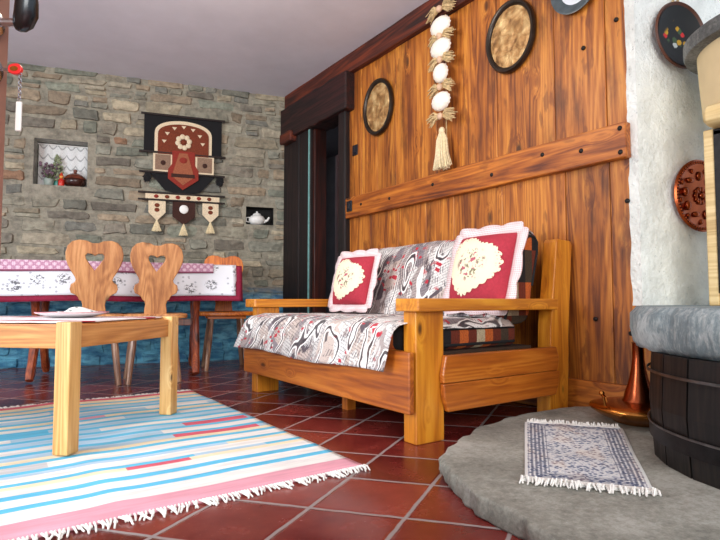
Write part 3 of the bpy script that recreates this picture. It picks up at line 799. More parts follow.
# scatter cushions with scalloped border and lace heart
M_wine = plain('rose_red_cotton', srgb(172, 46, 62), .9, 0, .08, 90)
def mat_dots():
    m, nt, b = new_mat('dotted_white_cotton'); g = G(nt)
    v = g.voro(g.mapv(g.coord(), (1, .3, 1)), 95, 'F1', .0).outputs['Distance']
    g.put(b.inputs['Base Color'], g.mix(g.step(v, .25, .38, .75, 0), srgb(238, 222, 220), srgb(196, 130, 138))); b.inputs['Roughness'].default_value = .9; return m
def mat_lace():
    m, nt, b = new_mat('cream_lace_roses'); g = G(nt); co = g.coord()
    x, y, z = g.sep(co)
    r = g.math('SQRT', g.math('ADD', g.math('MULTIPLY', x, x), g.math('MULTIPLY', z, z)))
    n = g.noise(co, 34, 3, .6); n3 = g.noise(g.vmath('ADD', co, (3, 1, 2)), 42, 3, .6)
    inner = g.step(r, .065, .10, 1, 0)
    col = g.mix(g.math('MULTIPLY', g.step(n, .53, .60), inner), srgb(240, 228, 196), srgb(176, 90, 104))
    col = g.mix(g.math('MULTIPLY', g.step(n3, .56, .62), inner), col, srgb(128, 122, 96))
    vor = g.voro(g.mapv(co, (1, .2, 1)), 62, 'F1', .6).outputs['Distance']
    rim = g.step(r, .125, .15)
    col = g.mix(g.math('MULTIPLY', g.math('MULTIPLY', g.step(vor, .2, .3, 1, 0), rim), .8), col, srgb(186, 70, 80))
    g.put(b.inputs['Base Color'], col); b.inputs['Roughness'].default_value = .9
    g.bump(b, n, .3, .003); return m
M_dots, M_lace = mat_dots(), mat_lace()
CS = .355
def puff(a, b):     # a,b in -1..1
    return .085*max(0, (1-abs(a)**2.6))**.55*max(0, (1-abs(b)**2.6))**.55
def make_cushion(label):
    t = thing('scatter_cushion', label, 'cushion', (0, 0, 0), group='red heart cushions on the sofa')
    h = CS/2
    mb = MB()
    mb.grid(lambda u, v: ((u*2-1)*h, -puff(u*2-1, v*2-1), (v*2-1)*h), 48, 48); mb.grid(lambda u, v: ((u*2-1)*h, puff(u*2-1, v*2-1), (v*2-1)*h), 48, 48)
    bmesh.ops.remove_doubles(mb.bm, verts=mb.bm.verts[:], dist=1e-5)
    mb.build('cushion_body', M_wine, t, smooth=180)
    # flange
    outer, inner = [], []
    nper = 40
    for sd in range(4):
        for i in range(nper):
            q = i/nper*2-1
            w = .042+.013*abs(math.cos(q*PI*1.5))**.8
            w2 = w*(1-.45*max(0, (abs(q)-.82)/.18)**1.5); p = (q*(h+w2), h+w2)
            a = -sd*PI/2
            outer.append((p[0]*math.cos(a)-p[1]*math.sin(a), p[0]*math.sin(a)+p[1]*math.cos(a)))
            p = (q*(h-.006), h-.006); inner.append((p[0]*math.cos(a)-p[1]*math.sin(a), p[0]*math.sin(a)+p[1]*math.cos(a)))
    mb = MB(); n = len(outer)
    A = [mb.bm.verts.new((x, 0, z)) for x, z in inner]; B = [mb.bm.verts.new((x, .010*mnoise.noise((x*14, z*14, 0)), z)) for x, z in outer]
    for i in range(n): mb._f([A[i], A[(i+1) % n], B[(i+1) % n], B[i]])
    mb.build('scalloped_border', M_dots, t, smooth=180, solid=.006, off=0)
    # lace heart lying on the puffed front
    mb = MB(); NA = 160; rings = []
    for k in range(0, 9):
        ring = []
        for i in range(NA):
            a = 2*PI*i/NA
            hx = 16*math.sin(a)**3; hz = 13*math.cos(a)-5*math.cos(2*a)-2*math.cos(3*a)-math.cos(4*a)
            hx, hz = hx*.0100, (hz+2.0)*.0104
            hx = .45*hx+.55*.155*math.sin(a); hz = .45*hz+.55*.152*math.cos(a)
            tl = .35; hx, hz = hx*math.cos(tl)+hz*math.sin(tl)-.010, -hx*math.sin(tl)+hz*math.cos(tl)
            L = math.hypot(hx, hz)
            s_ = k/8*(1+(.085*abs(math.sin(a*13))-.03 if k == 8 else 0))
            x, z = hx*s_, hz*s_
            ring.append((x, z))
        rings.append([mb.bm.verts.new((x, -puff(x/h, z/h)-.006, z)) for x, z in ring])
    for a, b in zip(rings[1:], rings[2:]):
        for i in range(NA): mb._f([a[i], a[(i+1) % NA], b[(i+1) % NA], b[i]])
    c = rings[1]; ctr = mb.bm.verts.new((0, -puff(0, 0)-.006, 0))
    for i in range(NA): mb._f([c[i], c[(i+1) % NA], ctr])
    for v in rings[0]: mb.bm.verts.remove(v)
    mb.build('lace_heart', M_lace, t, smooth=180)
    return t
# cushion front is local -Y; facing world -X means rotating -90 degrees about Z
cr = make_cushion('red cushion with cream lace heart at near end of sofa by the armrest')
cr.rotation_euler = Matrix.Rotation(-PI/2+.02, 4, 'Z').to_3x3().__matmul__(Matrix.Rotation(-.30, 3, 'X')).to_euler(); cr.location = (2.01, 1.825, .70)
cl2 = copy_tree(cr); cl2['label'] = 'red cushion with cream lace heart at far end of sofa near the doorway'
cl2.rotation_euler = (Matrix.Rotation(-PI/2+.14, 3, 'Z') @ Matrix.Rotation(-.26, 3, 'X')).to_euler(); cl2.location = (1.88, 2.755, .668); cl2.scale = (.86, .86, .86)

# ------------------------------------------------------------------ dining corner
def heart(cx, cz, w, h, n=28):
    out = []
    for i in range(n):
        a = 2*PI*i/n
        out.append((cx+w*math.sin(a)**3, cz+h*(13*math.cos(a)-5*math.cos(2*a)-2*math.cos(3*a)-math.cos(4*a))/17))
    return out
def make_chair(label, wm, leg_m, group):
    t = thing('dining_chair', label, 'chair', (0, 0, 0), group=group)
    seat = spline([(-.19, -.17), (-.21, .0), (-.20, .17), (0, .20), (.20, .17), (.21, .0), (.19, -.17), (0, -.185)], 6)
    MB().prism(seat, .425, .458, 'z').build('seat', wm[1], t, bevel=.008, smooth=30)
    MB().box(-.15, .15, -.13, -.08, .40, .426).box(-.15, .15, .08, .13, .40, .426).build('seat_batten', wm[0], t, bevel=.004, smooth=0)
    for sx in (-1, 1):
        for sy in (-1, 1):
            MB().tube([(sx*.115, sy*.105, .425), (sx*.135, sy*.135, .22), (sx*.158, sy*.168, .0)], [.017, .021, .0165], 10).build('leg', leg_m, t)
    half = [(.040, .455), (.050, .457), (.074, .458), (.071, .49), (.066, .52), (.074, .548), (.088, .556), (.096, .575), (.112, .588), (.138, .600), (.146, .622), (.140, .648), (.118, .662), (.110, .680), (.118, .702), (.140, .735), (.160, .772), (.174, .812), (.176, .850), (.164, .892), (.138, .918), (.10, .929), (.055, .925), (.02, .910)]
    half = [(x*.92, z) for x, z in half]; lp = half+[(-x, z) for x, z in half[::-1]]
    hp = [(0, .732), (.030, .775), (.054, .812), (.058, .836), (.044, .852), (.018, .850), (0, .838), (-.018, .850), (-.044, .852), (-.058, .836), (-.054, .812), (-.030, .775)]
    M = Matrix.Translation((0, -.150, .457)) @ Matrix.Rotation(math.radians(7), 4, 'X') @ Matrix.Translation((0, 0, -.457))
    outline_mesh('backrest', [lp, hp], .026, wm[2], t, .004, M)
    return t
gch = 'heart backed chairs on the near side of the dining table'
# sitter looks along local +Y = towards the stone wall
ch = make_chair('carved wooden chair with heart cut-out, leftmost at the dining table', M_chair, M_chairleg, gch)
p = back(1.545, 1.115); ch.location = p; ch.rotation_euler = (0, 0, RB+.10)
c2_ = copy_tree(ch); c2_['label'] = 'carved wooden chair with heart cut-out, right one of the pair and nearer the sofa'
c2_.location = back(1.175, 1.085); c2_.rotation_euler = (0, 0, RB+.10)
c3_ = make_chair('orange wooden chair at the right end of the dining table, against the stone wall', M_orange, M_chairleg, None)
c3_.location = back(.63, .56); c3_.rotation_euler = (0, 0, RB+PI)

dt = thing('dining_table', 'long dining table on turned trestle legs before the stone wall', 'table', back(1.9, .72), RB)
# local x to the right along the wall, y into the wall; right end at x = 1.9-.60
MB().box(-1.1, 1.30, -.27, .27, .765, .80).build('table_top', M_trestle, dt, bevel=.004, smooth=0)
MB().box(-1.0, 1.15, -.20, -.17, .67, .765).box(-1.0, 1.15, .17, .20, .67, .765).build('apron', M_trestle, dt, smooth=0)
for x in (-.03, 1.02):
    for sy in (-1, 1):
        pts = [(0, sy*.18, .67), (0, sy*.185, .60), (0, sy*.16, .52), (0, sy*.135, .42), (0, sy*.13, .34), (0, sy*.15, .24), (0, sy*.20, .14), (0, sy*.25, .06), (0, sy*.275, .02)]
        MB().tube([(x+a, b, c) for a, b, c in pts], [.034, .036, .03, .024, .027, .031, .028, .030, .024], 10).build('leg', M_trestle, dt)
    MB().box(x-.02, x+.02, -.12, .12, .36, .40).build('stretcher', M_trestle, dt, bevel=.004, smooth=0)
MB().box(-.05, 1.04, -.016, .016, .355, .405).build('long_stretcher', M_trestle, dt, bevel=.004, smooth=0)
def mat_floral(name, base, edge, fl):
    m, nt, b = new_mat(name); g = G(nt); uv = g.coord('UV')
    nn = g.noise(uv, 60, 3, .6)
    mp = g.mapv(uv, (6.4, 7.5, 1), (0, .12, 0))
    v = g.voro(mp, 1.0, 'F1', .55, '2D'); d = v.outputs['Distance']
    tw = g.noise(g.mapv(uv, (30, 34, 1)), 1.6, 4, .65, .8)
    fm = g.math('MULTIPLY', g.step(d, .22, .34, 1, 0), g.step(tw, .50, .55))
    d2 = g.voro(g.mapv(uv, (26, 30, 1)), 1.0, 'F1', 1.0, '2D'); sm = g.math('MULTIPLY', g.step(d2.outputs['Distance'], .16, .26, 1, 0), g.step(g.sep(d2.outputs['Color'])[0], .74, .78))
    col = g.mix(g.math('MULTIPLY', fm, .85), base, fl); col = g.mix(g.math('MULTIPLY', sm, .6), col, (.25, .25, .3, 1))
    g.put(b.inputs['Base Color'], col); b.inputs['Roughness'].default_value = .9; g.bump(b, nn, .1, .002); return m
def mat_lacerunner():
    m, nt, b = new_mat('pink_lace'); g = G(nt); uv = g.coord('UV'); x, y, _ = g.sep(uv)
    v = g.voro(g.mapv(uv, (30, 30, 1), rot=(0, 0, PI/4)), 1.0, 'F1', 0.0, '2D').outputs['Distance']
    v2 = g.voro(g.mapv(uv, (95, 95, 1)), 1.0, 'F1', .3, '2D').outputs['Distance']
    f = g.math('ADD', g.math('MULTIPLY', g.step(v, .2, .5), .5), g.math('MULTIPLY', g.step(v2, .2, .5), .35))
    col = g.ramp(f, [(.15, srgb(230, 206, 218)), (.5, srgb(206, 162, 184)), (.8, srgb(180, 124, 152))])
    col = g.mix(g.step(y, .058, .062), col, srgb(150, 84, 110))
    g.put(b.inputs['Base Color'], col); b.inputs['Roughness'].default_value = .9; return m
def cloth(name, label, mat, x0, x1, y0, y1, z, drop, wav, rise=0.0, cut=0.0):
    """table linen: flat on top, hanging in soft waves in front and at the right end"""
    def fn(u, v):
        x = x0+(x1-x0)*u
        T = (y1-y0)+drop; q = v*T
        if q < (y1-y0): return (x, y1-q, z)
        h = q-(y1-y0); k = h/drop
        zz = z-h+.004*math.sin(x*7)*k
        yy = y0-.006-.020*(h/.23)*(1+math.sin(x*11)*.5)
        return (x, yy, zz+rise*max(0, (u-.93)/.07)*k)
    mb = MB(); n = 90
    mb.grid(fn, n, 40, lambda u, v: (u*(x1-x0), max(0, v*((y1-y0)+drop)-(y1-y0)) if v*((y1-y0)+drop) > (y1-y0) else -.4+v*.3))
    def fe(u, v):    # drop over the right end
        y = y1+(y0-.006-y1)*u; k = v
        return (x1+.010*k*(1+math.sin(u*16)*.6), y-.016*k*u, z-drop*v+rise*k)
    if cut: mb.grid(fe, 20, 10, lambda u, v: (u*.5, v*drop))
    o = mb.build(name, mat, smooth=60, solid=.0025, off=1); o.location = back(1.9, .72); o.rotation_euler = (0, 0, RB)
    return tag(o, label, 'tablecloth')
cloth('under_cloth', 'wine red tablecloth hanging lowest from the dining table', plain('wine_cloth', srgb(140, 26, 58), .9, 0, .1, 60), -1.12, 1.335, -.283, .283, .803, .262, .1, 0, 1)
cloth('floral_tablecloth', 'white tablecloth with dark flower sprigs over the wine red one', mat_floral('sprig_cotton', srgb(232, 234, 240), None, srgb(44, 46, 52)), -1.11, 1.29, -.292, .28, .808, .228, .2, .0, 1)
cloth('lace_runner', 'pink lace runner on top of the white floral tablecloth', mat_lacerunner(), -1.10, 1.13, -.301, .20, .813, .072, .3, 0, 0)

# ------------------------------------------------------------------ on the panelled wall (local x = right, y = into wall, z up)
RW = -PI/2
def ell(rx, rz, n=64, cz=0, cx=0): return [(cx+rx*math.cos(2*PI*i/n), cz+rz*math.sin(2*PI*i/n)) for i in range(n)]
def lathe_wall(prof, kx, seg=48):
    """profile (r, depth toward the room) as an oval dish on the wall"""
    M = Matrix.Diagonal((kx, 1, 1, 1)) @ Matrix.Rotation(PI/2, 4, 'X')
    return MB().lathe(prof, seg, M=M, cap=False)
def mat_relief(name, c1, c2, c3):
    m, nt, b = new_mat(name); g = G(nt)
    n = g.noise(g.mapv(g.coord(), (1, .3, 1)), 16, 5, .6, .6); v = g.voro(g.mapv(g.coord(), (1, .3, 1)), 15).outputs['Distance']
    f = g.math('ADD', g.math('MULTIPLY', n, .7), g.math('MULTIPLY', v, .35))
    g.put(b.inputs['Base Color'], g.ramp(f, [(.3, c1), (.5, c2), (.7, c3)])); b.inputs['Roughness'].default_value = .42; b.inputs['Metallic'].default_value = .35
    g.bump(b, f, 1.0, .02); return m
M_rel = mat_relief('embossed_brass', srgb(88, 54, 26), srgb(178, 134, 82), srgb(224, 190, 134))
M_pframe = plain('dark_plaque_rim', srgb(50, 40, 32), .3, .5, .2, 20, .05)
def plaque(label, y, z, rx, rz, tiltx):
    t = thing('wall_plaque', label, 'wall plate', (WX-.006, y, z), RW, 'oval embossed plaques on the panelled wall')
    k = rx/rz
    lathe_wall([(.001, .0), (rz*.97, .0), (rz, .010), (rz, .020), (rz*.965, .032), (rz*.90, .032), (rz*.845, .022), (rz*.835, .014)], k).build('rim', M_pframe, t, smooth=50)
    # raised scene: domed relief with embossed figures
    mb = MB(); NA, NR = 72, 24; rng = random.Random(int(y*100)); rings = []
    for i in range(1, NR+1):
        ring = []
        for j in range(NA):
            a = 2*PI*j/NA; r = rz*.84*i/NR; x, zz = r*math.cos(a), r*math.sin(a)
            hgt = .012+.010*max(0, mnoise.noise((x*22, zz*22, y*9)))*(1 if i < NR-2 else 0)+.012*max(0, mnoise.noise((x*11+4, zz*11, y*5)))*(1 if i < NR-2 else 0)
            ring.append(mb.bm.verts.new((x*k, -hgt, zz)))
        rings.append(ring)
    for a, b in zip(rings, rings[1:]):
        for j in range(NA): mb._f([a[j], a[(j+1) % NA], b[(j+1) % NA], b[j]])
    mb._f(rings[0]); mb.build('embossed_scene', M_rel, t, smooth=180)
    return t
plaque('oval embossed brass plaque with dark rim on the panelled wall, nearer the doorway', 3.165, 1.985, .176, .214, 0)
plaque('oval embossed brass plaque with dark rim, right of the shell garland', 1.935, 2.022, .168, .205, 0)
t = thing('flower_plate', 'grey-blue rimmed plate with yellow flowers, highest on the panelled wall', 'wall plate', (WX-.006, 1.525, 2.115), RW)
lathe_wall([(.001, 0), (.08, 0), (.14, .022), (.142, .03), (.135, .032), (.095, .016), (.09, .012)], .95).build('rim', plain('grey_blue_glaze', srgb(74, 84, 88), .3, .1, .15), t, smooth=50)
def mat_flowers(bg, cols, sc):
    m, nt, b = new_mat('painted_flowers'); g = G(nt)
    v = g.voro(g.mapv(g.coord(), (1, .2, 1)), sc); d = v.outputs['Distance']
    pc = g.ramp(g.sep(v.outputs['Color'])[0], [(i/len(cols), c) for i, c in enumerate(cols)], 'CONSTANT')
    n = g.noise(g.coord(), sc*2.5, 2)
    x, y, z = g.sep(g.coord())
    near = g.step(g.math('ADD', g.math('ABSOLUTE', x), g.math('ABSOLUTE', z)), .07, .10, 1, 0)
    g.put(b.inputs['Base Color'], g.mix(g.math('MULTIPLY', g.step(g.math('ADD', d, g.math('MULTIPLY', n, .4)), .50, .62, 1, 0), near), bg, pc)); b.inputs['Roughness'].default_value = .6; return m
lathe_wall([(.0001, .0125), (.05, .0125), (.094, .0128)], .95).build('painted_centre', mat_flowers(srgb(214, 218, 224), [srgb(222, 160, 30), srgb(120, 90, 40), srgb(236, 190, 60), srgb(70, 90, 60)], 24), t)

for lbl, y, z in (('small navy switch on the panelled wall above the rail', 3.485, 1.735), ('small navy switch on the horizontal rail', 3.50, 1.285)):
    t = thing('light_switch', lbl, 'switch', (WX-(.0 if z > 1.5 else .046), y, z), RW, 'navy switches beside the doorway')
    MB().box(-.034, .034, -.012, .0, -.042, .042).build('plate', M_switch, t, bevel=.004, smooth=0)
    MB().box(-.016, .016, -.018, -.011, -.024, .024).build('rocker', M_switch, t, bevel=.003, smooth=0)

# shell garland
sg = thing('shell_garland', 'hanging garland of white shells, raffia bows and a tassel', 'garland', (WX-.035, 2.43, 1.36), RW)
ZT = 1.11
MB().tube([(0, .0, .20), (.004, -.005, .6), (0, 0, ZT), (0, .02, 1.14)], .004, 6).build('cord', M_raffia, sg)
def zpx(v): return (174-v)/174*1.12      # garland proportion measured top to bottom
rg = random.Random(21)
for v, rx, rz in ((32, .085, .062), (54, .086, .062), (79, .060, .062), (107, .078, .060)):
    mb = MB(); z0 = zpx(v)
    NA, NR = 30, 8; rings = []
    for i in range(NR+1):
        t_ = i/NR; ring = []
        for j in range(NA):
            a = 2*PI*j/NA; rad = math.sin(t_*PI/2)
            rib = 1+.05*math.cos(a*14)*t_
            ring.append(mb.bm.verts.new((rx*rad*math.cos(a)*rib, -.045*math.cos(t_*PI/2)-.04, z0+rz*rad*math.sin(a)*rib)))
        rings.append(ring)
    for a, b in zip(rings, rings[1:]):
        for j in range(NA): mb._f([a[j], a[(j+1) % NA], b[(j+1) % NA], b[j]])
    bmesh.ops.remove_doubles(mb.bm, verts=mb.bm.verts[:], dist=1e-5)
    mb.build('shell', M_shell, sg, smooth=180)
for v, w in ((15, .135), (42, .12), (66, .12), (93, .115), (122, .13)):
    mb = MB(); z0 = zpx(v)
    for i in range(80):
        s_ = rg.choice((-1, 1)); a = rg.uniform(-.75, .75); L = rg.uniform(.6, 1.05)*w
        ex, ez = s_*L*math.cos(a), L*math.sin(a)*.5
        dy = rg.uniform(-.045, -.005)
        mb.tube([(0, -.04, z0), (ex*.55, -.04+dy*.5, z0+ez*.7+.006), (ex, -.03+dy*.6, z0+ez-.012)], [.003, .0035, .0022], 4)
    bw_ = mb.build('raffia_bow', M_raffia, sg)
    MB().ball((0, -.055, z0), .022, 1, .8, 1, 12, 8).build('bow_knot', plain('snail_shell', srgb(206, 170, 140), .5), bw_)
mb = MB()
for i in range(110):
    a = rg.uniform(0, 2*PI); r = math.sqrt(rg.random()); tx, ty = r*math.cos(a), r*math.sin(a)
    mb.tube([(tx*.016, -.04+ty*.012, .235), (tx*.040, -.04+ty*.022, .19), (tx*.050, -.04+ty*.028, .10), (tx*.078+rg.uniform(-.006, .006), -.04+ty*.03, .0+rg.uniform(0, .02))], [.004, .0045, .004, .003], 4)
mb.ball((0, -.04, .245), .022, 1, .8, 1.1); ts = mb.build('tassel', M_tassel, sg)

# ------------------------------------------------------------------ on the white chimney breast
def onchim(tt, z, off=.012): p = c0+front*tt-BY*off; return (p.x, p.y, z)
t = thing('dark_dish', 'dark round dish with painted flowers high on the white chimney breast', 'wall plate', onchim(.232, 1.765), RB)
lathe_wall([(.001, 0), (.10, 0), (.140, .028), (.152, .040), (.155, .036), (.157, .030)], 1.0).build('rim', plain('brown_lacquer', srgb(84, 46, 28), .5, 0, .15), t, smooth=50)
lathe_wall([(.0001, .006), (.06, .006), (.098, .010), (.140, .032)], 1.0).build('painted_bowl', mat_flowers(srgb(22, 22, 20), [srgb(206, 40, 40), srgb(196, 150, 30), srgb(60, 84, 50), srgb(190, 196, 190)], 26), t, smooth=60)
MB().tube([(-.02, .0, .15), (-.012, -.012, .185), (.012, -.012, .185), (.02, 0, .15)], .006).build('hanging_loop', M_raffia, t)
t = thing('copper_plate', 'round embossed copper plate on white chimney breast above the stone ledge', 'wall plate', onchim(.340, 1.03), RB)
lathe_wall([(.001, .0), (.14, 0), (.166, .014), (.168, .020), (.160, .026), (.148, .018), (.140, .010), (.10, .012), (.05, .012), (.0001, .014)], 1.0).build('disc', M_copper, t, smooth=50)
mb = MB()
for i in range(64):
    a = 2*PI*i/64; mb.ball((.153*math.cos(a), -.024, .153*math.sin(a)), .0065, 1, .8, 1, 6, 5)
mb.build('beaded_rim', M_copper, t, smooth=180)
mb = MB()
for i in range(10):
    a = 2*PI*i/10; mb.ball((.030*math.cos(a), -.016, .030*math.sin(a)), .013, 1, .6, 1, 8, 6)
mb.ball((0, -.02, 0), .014)
for i in range(9):
    a = 2*PI*i/9+.2; r = .092; mb.ball((r*math.cos(a), -.014, r*math.sin(a)), .022, .8 if i % 3 else 1.1, .55, 1 if i % 3 else .6, 10, 6)
    a += .35; mb.ball((.12*math.cos(a), -.012, .12*math.sin(a)), .012, 1, .6, 1, 8, 6)
mb.build('embossed_flower', M_copper, t, smooth=180)

# ------------------------------------------------------------------ on the stone wall
kx, kz = .00215, .0023
def hx(cx): return (cx-207)*kx
def hz(cy): return -(cy-58)*kz
wh = thing('woven_wall_hanging', 'large woven wall hanging with brown arch and rosette on black cloth', 'wall hanging', back(.965, .040, 2.20), RB)
M_rod = plain('dark_rod', srgb(34, 22, 18), .6); M_brn = plain('rust_brown_weave', srgb(116, 52, 30), .95, 0, .2, 120, .3); M_crm = plain('cream_weave', srgb(224, 204, 172), .95, 0, .1, 120, .3)
M_taup = plain('taupe_weave', srgb(140, 112, 92), .95, 0, .15, 120, .3); M_rust = plain('brick_red_weave', srgb(140, 46, 34), .95, 0, .15, 120, .3); M_tan = plain('tan_weave', srgb(156, 90, 62), .95, 0, .15, 120, .3); M_choc = plain('chocolate_weave', srgb(62, 34, 26), .95, 0, .2, 120, .3)
def flat(name, pts, d0, d1, mat, par): return MB().prism(pts, -d0, -d1, 'y').build(name, mat, par, smooth=0)
def rect(a, b, c, d): return [(hx(a), hz(b)), (hx(c), hz(b)), (hx(c), hz(d)), (hx(a), hz(d))]
def rod(name, cy, half, par, r=.010): return MB().tube([(-half, -.014, hz(cy)), (half, -.014, hz(cy))], r, 10).build(name, M_rod, par)
flat('backing', rect(52, 58, 362, 204), .0, .006, M_black, wh)
rod('rod', 58, .36, wh); rod('rod', 206, .37, wh); rod('rod', 284, .365, wh)
def arch(hw, base, sh, top, n=20):
    pts = [(-hw, hz(base))]
    pts += [(-hw*math.cos(PI*i/n)**1 if False else -hw*math.cos(PI*i/n), hz(sh)+(hz(top)-hz(sh))*math.sin(PI*i/n)**.8) for i in range(n+1)]
    pts.append((hw, hz(base))); return pts
flat('arch_border', arch(.245, 212, 132, 76), .008, .016, M_crm, wh)
flat('arch_panel', arch(.218, 212, 136, 90), .014, .022, M_brn, wh)
mb = MB()
for i in range(8):
    a = 2*PI*i/8+.2; mb.ball((.050*math.cos(a), -.026, hz(160)+.050*math.sin(a)), .024, 1, .35, 1, 10, 6)
mb.build('rosette', M_crm, wh, smooth=180)
MB().ball((0, -.030, hz(160)), .018, 1, .5, 1).build('rosette_centre', M_brn, wh)
for i in range(7):
    mb = MB()
    a = PI*(.02+.96*i/6); x, z = .165*math.cos(a), hz(166)+.150*math.sin(a); s_ = .020
    mb.prism([(x-s_, z+s_*.6), (x+s_, z+s_*.6), (x, z-s_*.8)], -.021, -.026, 'y')
    mb.build('triangle_motif', M_crm, wh, smooth=0)
for cx in (128, 294):
    sq = flat('square_panel', rect(cx-39, 208, cx+37, 282), .008, .016, M_crm, wh)
    flat('square_field', rect(cx-31, 214, cx+29, 274), .014, .019, M_taup, sq)
    MB().ball((hx(cx), -.02, hz(246)), .022, 1, .35, 1).build('dot', M_choc, sq)
flat('centre_panel', [(-.095, hz(196)), (.1, hz(196)), (.1, hz(248)), (.132, hz(270)), (.132, hz(306)), (0, hz(348)), (-.128, hz(306)), (-.128, hz(270)), (-.095, hz(248))], .016, .024, M_rust, wh)
flat('centre_field', [(-.035, hz(204)), (.035, hz(204)), (.06, hz(240)), (.085, hz(280)), (.085, hz(300)), (0, hz(330)), (-.085, hz(300)), (-.085, hz(280)), (-.06, hz(240))], .022, .027, M_tan, wh)
MB().ball((0, -.026, hz(232)), .034, 1, .25, .8).build('dot', M_rust, wh)
flat('centre_band', [(-.1, hz(286)), (.1, hz(286)), (.1, hz(300)), (-.1, hz(300))], .026, .030, M_choc, wh)
flat('lower_backing', [(-.285, hz(284)), (.285, hz(284)), (.15, hz(352)), (.07, hz(360)), (-.07, hz(360)), (-.15, hz(352))], .0, .008, M_black, wh)
for x in (-.30, .32):
    mb = MB()
    for i in range(16): mb.tube([(x+rg.uniform(-.03, .03), -.012, hz(286)), (x+rg.uniform(-.04, .04), -.014, hz(305)), (x+rg.uniform(-.03, .03), -.012, hz(318+rg.uniform(-8, 8)))], .006, 5)
    mb.build('black_fringe', M_black, wh)
h2 = thing('tasselled_wall_hanging', 'small woven wall hanging of two rods with pennants and tassels, below the large one', 'wall hanging', back(.965, .040, 2.20), RB)
rod('rod', 364, .37, h2, .009); rod('rod', 391, .37, h2, .009)
bnd = flat('band', rect(62, 366, 356, 389), .004, .012, M_crm, h2)
for i in range(6): MB().ball((hx(104+i*42), -.014, hz(377.5)), .017, 1.2, .35, 1, 10, 6).build('band_dot', M_brn if i % 2 else M_rust, bnd, smooth=180)
for cx, ma, mbb in ((108, M_crm, M_brn), (213, M_choc, M_offw), (320, M_crm, M_brn)):
    wv = 33 if cx != 213 else 45; zb = 440 if cx != 213 else 452; zt = 392
    p = flat('pennant', [(hx(cx-wv), hz(zt)), (hx(cx+wv), hz(zt)), (hx(cx+wv), hz(zb)), (hx(cx), hz(zb+32)), (hx(cx-wv), hz(zb))], .004, .012, ma, h2)
    mb = MB()
    if cx == 213: mb.ball((0+hx(cx), -.013, hz(423)), .040, 1, .25, 1, 16, 8)
    else:
        for dz in (412, 430): mb.ball((hx(cx), -.013, hz(dz)), .022, 1, .3, .85, 12, 6)
    mb.build('motif', mbb, p, smooth=180)
    mb = MB()
    for i in range(40):
        a = rg.uniform(0, 2*PI); r = math.sqrt(rg.random())
        mb.tube([(hx(cx), -.012, hz(zb+28)), (hx(cx)+r*math.cos(a)*.016, -.014+r*math.sin(a)*.01, hz(zb+44)), (hx(cx)+r*math.cos(a)*.04, -.016+r*math.sin(a)*.016, hz(zb+72+rg.uniform(-3, 3)))], [.004, .005, .004], 4)
    mb.build('tassel', M_tassel, h2)

# niche ornaments
def niche_pt(x, y, z): return BP+BX*x+BY*y+Vector((0, 0, z))
def mat_lacecurtain():
    m, nt, b = new_mat('white_lace_curtain'); g = G(nt); uv = g.coord('UV'); x, y, _ = g.sep(uv)
    a = g.math('ABSOLUTE', g.math('SINE', g.math('MULTIPLY', x, 17.0)))
    arcs = g.math('FRACT', g.math('ADD', g.math('MULTIPLY', y, 4.0), g.math('MULTIPLY', a, .45)))
    n = g.voro(g.mapv(uv, (40, 36, 1)), 1, 'F1', .4, '2D').outputs['Distance']
    f = g.math('ADD', g.math('MULTIPLY', g.step(arcs, .12, .22, 1, 0), .9), g.math('MULTIPLY', g.step(n, .3, .5, .35, 0), 1.0))
    g.put(b.inputs['Base Color'], g.mix(g.math('MULTIPLY', f, .6), srgb(232, 232, 230), srgb(120, 122, 122))); b.inputs['Roughness'].default_value = .9; return m
o = MB().grid(lambda u, v: ((u-.5)*.385, .004*math.sin(u*26), v*.36), 40, 16).build('lace_curtain', mat_lacecurtain(), smooth=180, solid=.002)
o.location = niche_pt(-1.947, .135, 1.53); o.rotation_euler = (0, 0, RB); tag(o, 'white lace curtain hung at the back of the square wall niche', 'curtain')
MB().tube([(-.2, 0, .362), (.2, 0, .362)], .005).build('curtain_rod', M_offw, o)
# dried flowers in a pot
t = thing('dried_flower_pot', 'little pot of dried purple and green flowers in the niche', 'flower pot', niche_pt(-2.045, .075, 1.516), RB)
MB().lathe([(.028, 0), (.034, .01), (.040, .05), (.036, .062), (.03, .06)], 20).build('pot', plain('grey_green_pot', srgb(150, 160, 150), .5), t, smooth=60)
mb = MB(); mb2 = MB()
for i in range(46):
    a = rg.uniform(0, 2*PI); r = rg.uniform(.01, .075); h = rg.uniform(.08, .20)
    mb.tube([(0, 0, .05), (r*.5*math.cos(a), r*.4*math.sin(a), h*.6), (r*math.cos(a), r*.6*math.sin(a), h)], .0016, 4)
    mb2.ball((r*math.cos(a), r*.6*math.sin(a), h), rg.uniform(.008, .014), 1, 1, 1, 6, 5)
mb.build('stems', plain('moss_green', srgb(96, 108, 74), .8), t); mb2.build('blooms', plain('dusty_purple', srgb(104, 80, 92), .8, 0, .3), t)
t = thing('green_garland_bunch', 'tall pale green dried bunch beside the red figurine in the niche', 'dried plant', niche_pt(-1.985, .10, 1.516), RB)
MB().lathe([(.022, 0), (.03, .02), (.024, .05)], 16).build('holder', plain('teal_glaze', srgb(60, 130, 116), .3), t, smooth=60)
mb = MB()
for i in range(50):
    z = .05+.23*i/50; r = .040*(1-.5*abs(i/25-.7)); a = rg.uniform(0, 2*PI)
    mb.ball((r*math.cos(a), r*.6*math.sin(a), z), .013, 1, .8, .8, 6, 5, .002)
mb.tube([(0, 0, .04), (0, 0, .27)], .008).build('leaves', plain('sage_leaf', srgb(140, 148, 116), .9, 0, .25), t)
t = thing('red_figurine', 'tiny red and orange ceramic figurine between pot and flowers', 'figurine', niche_pt(-1.945, .035, 1.516), RB)
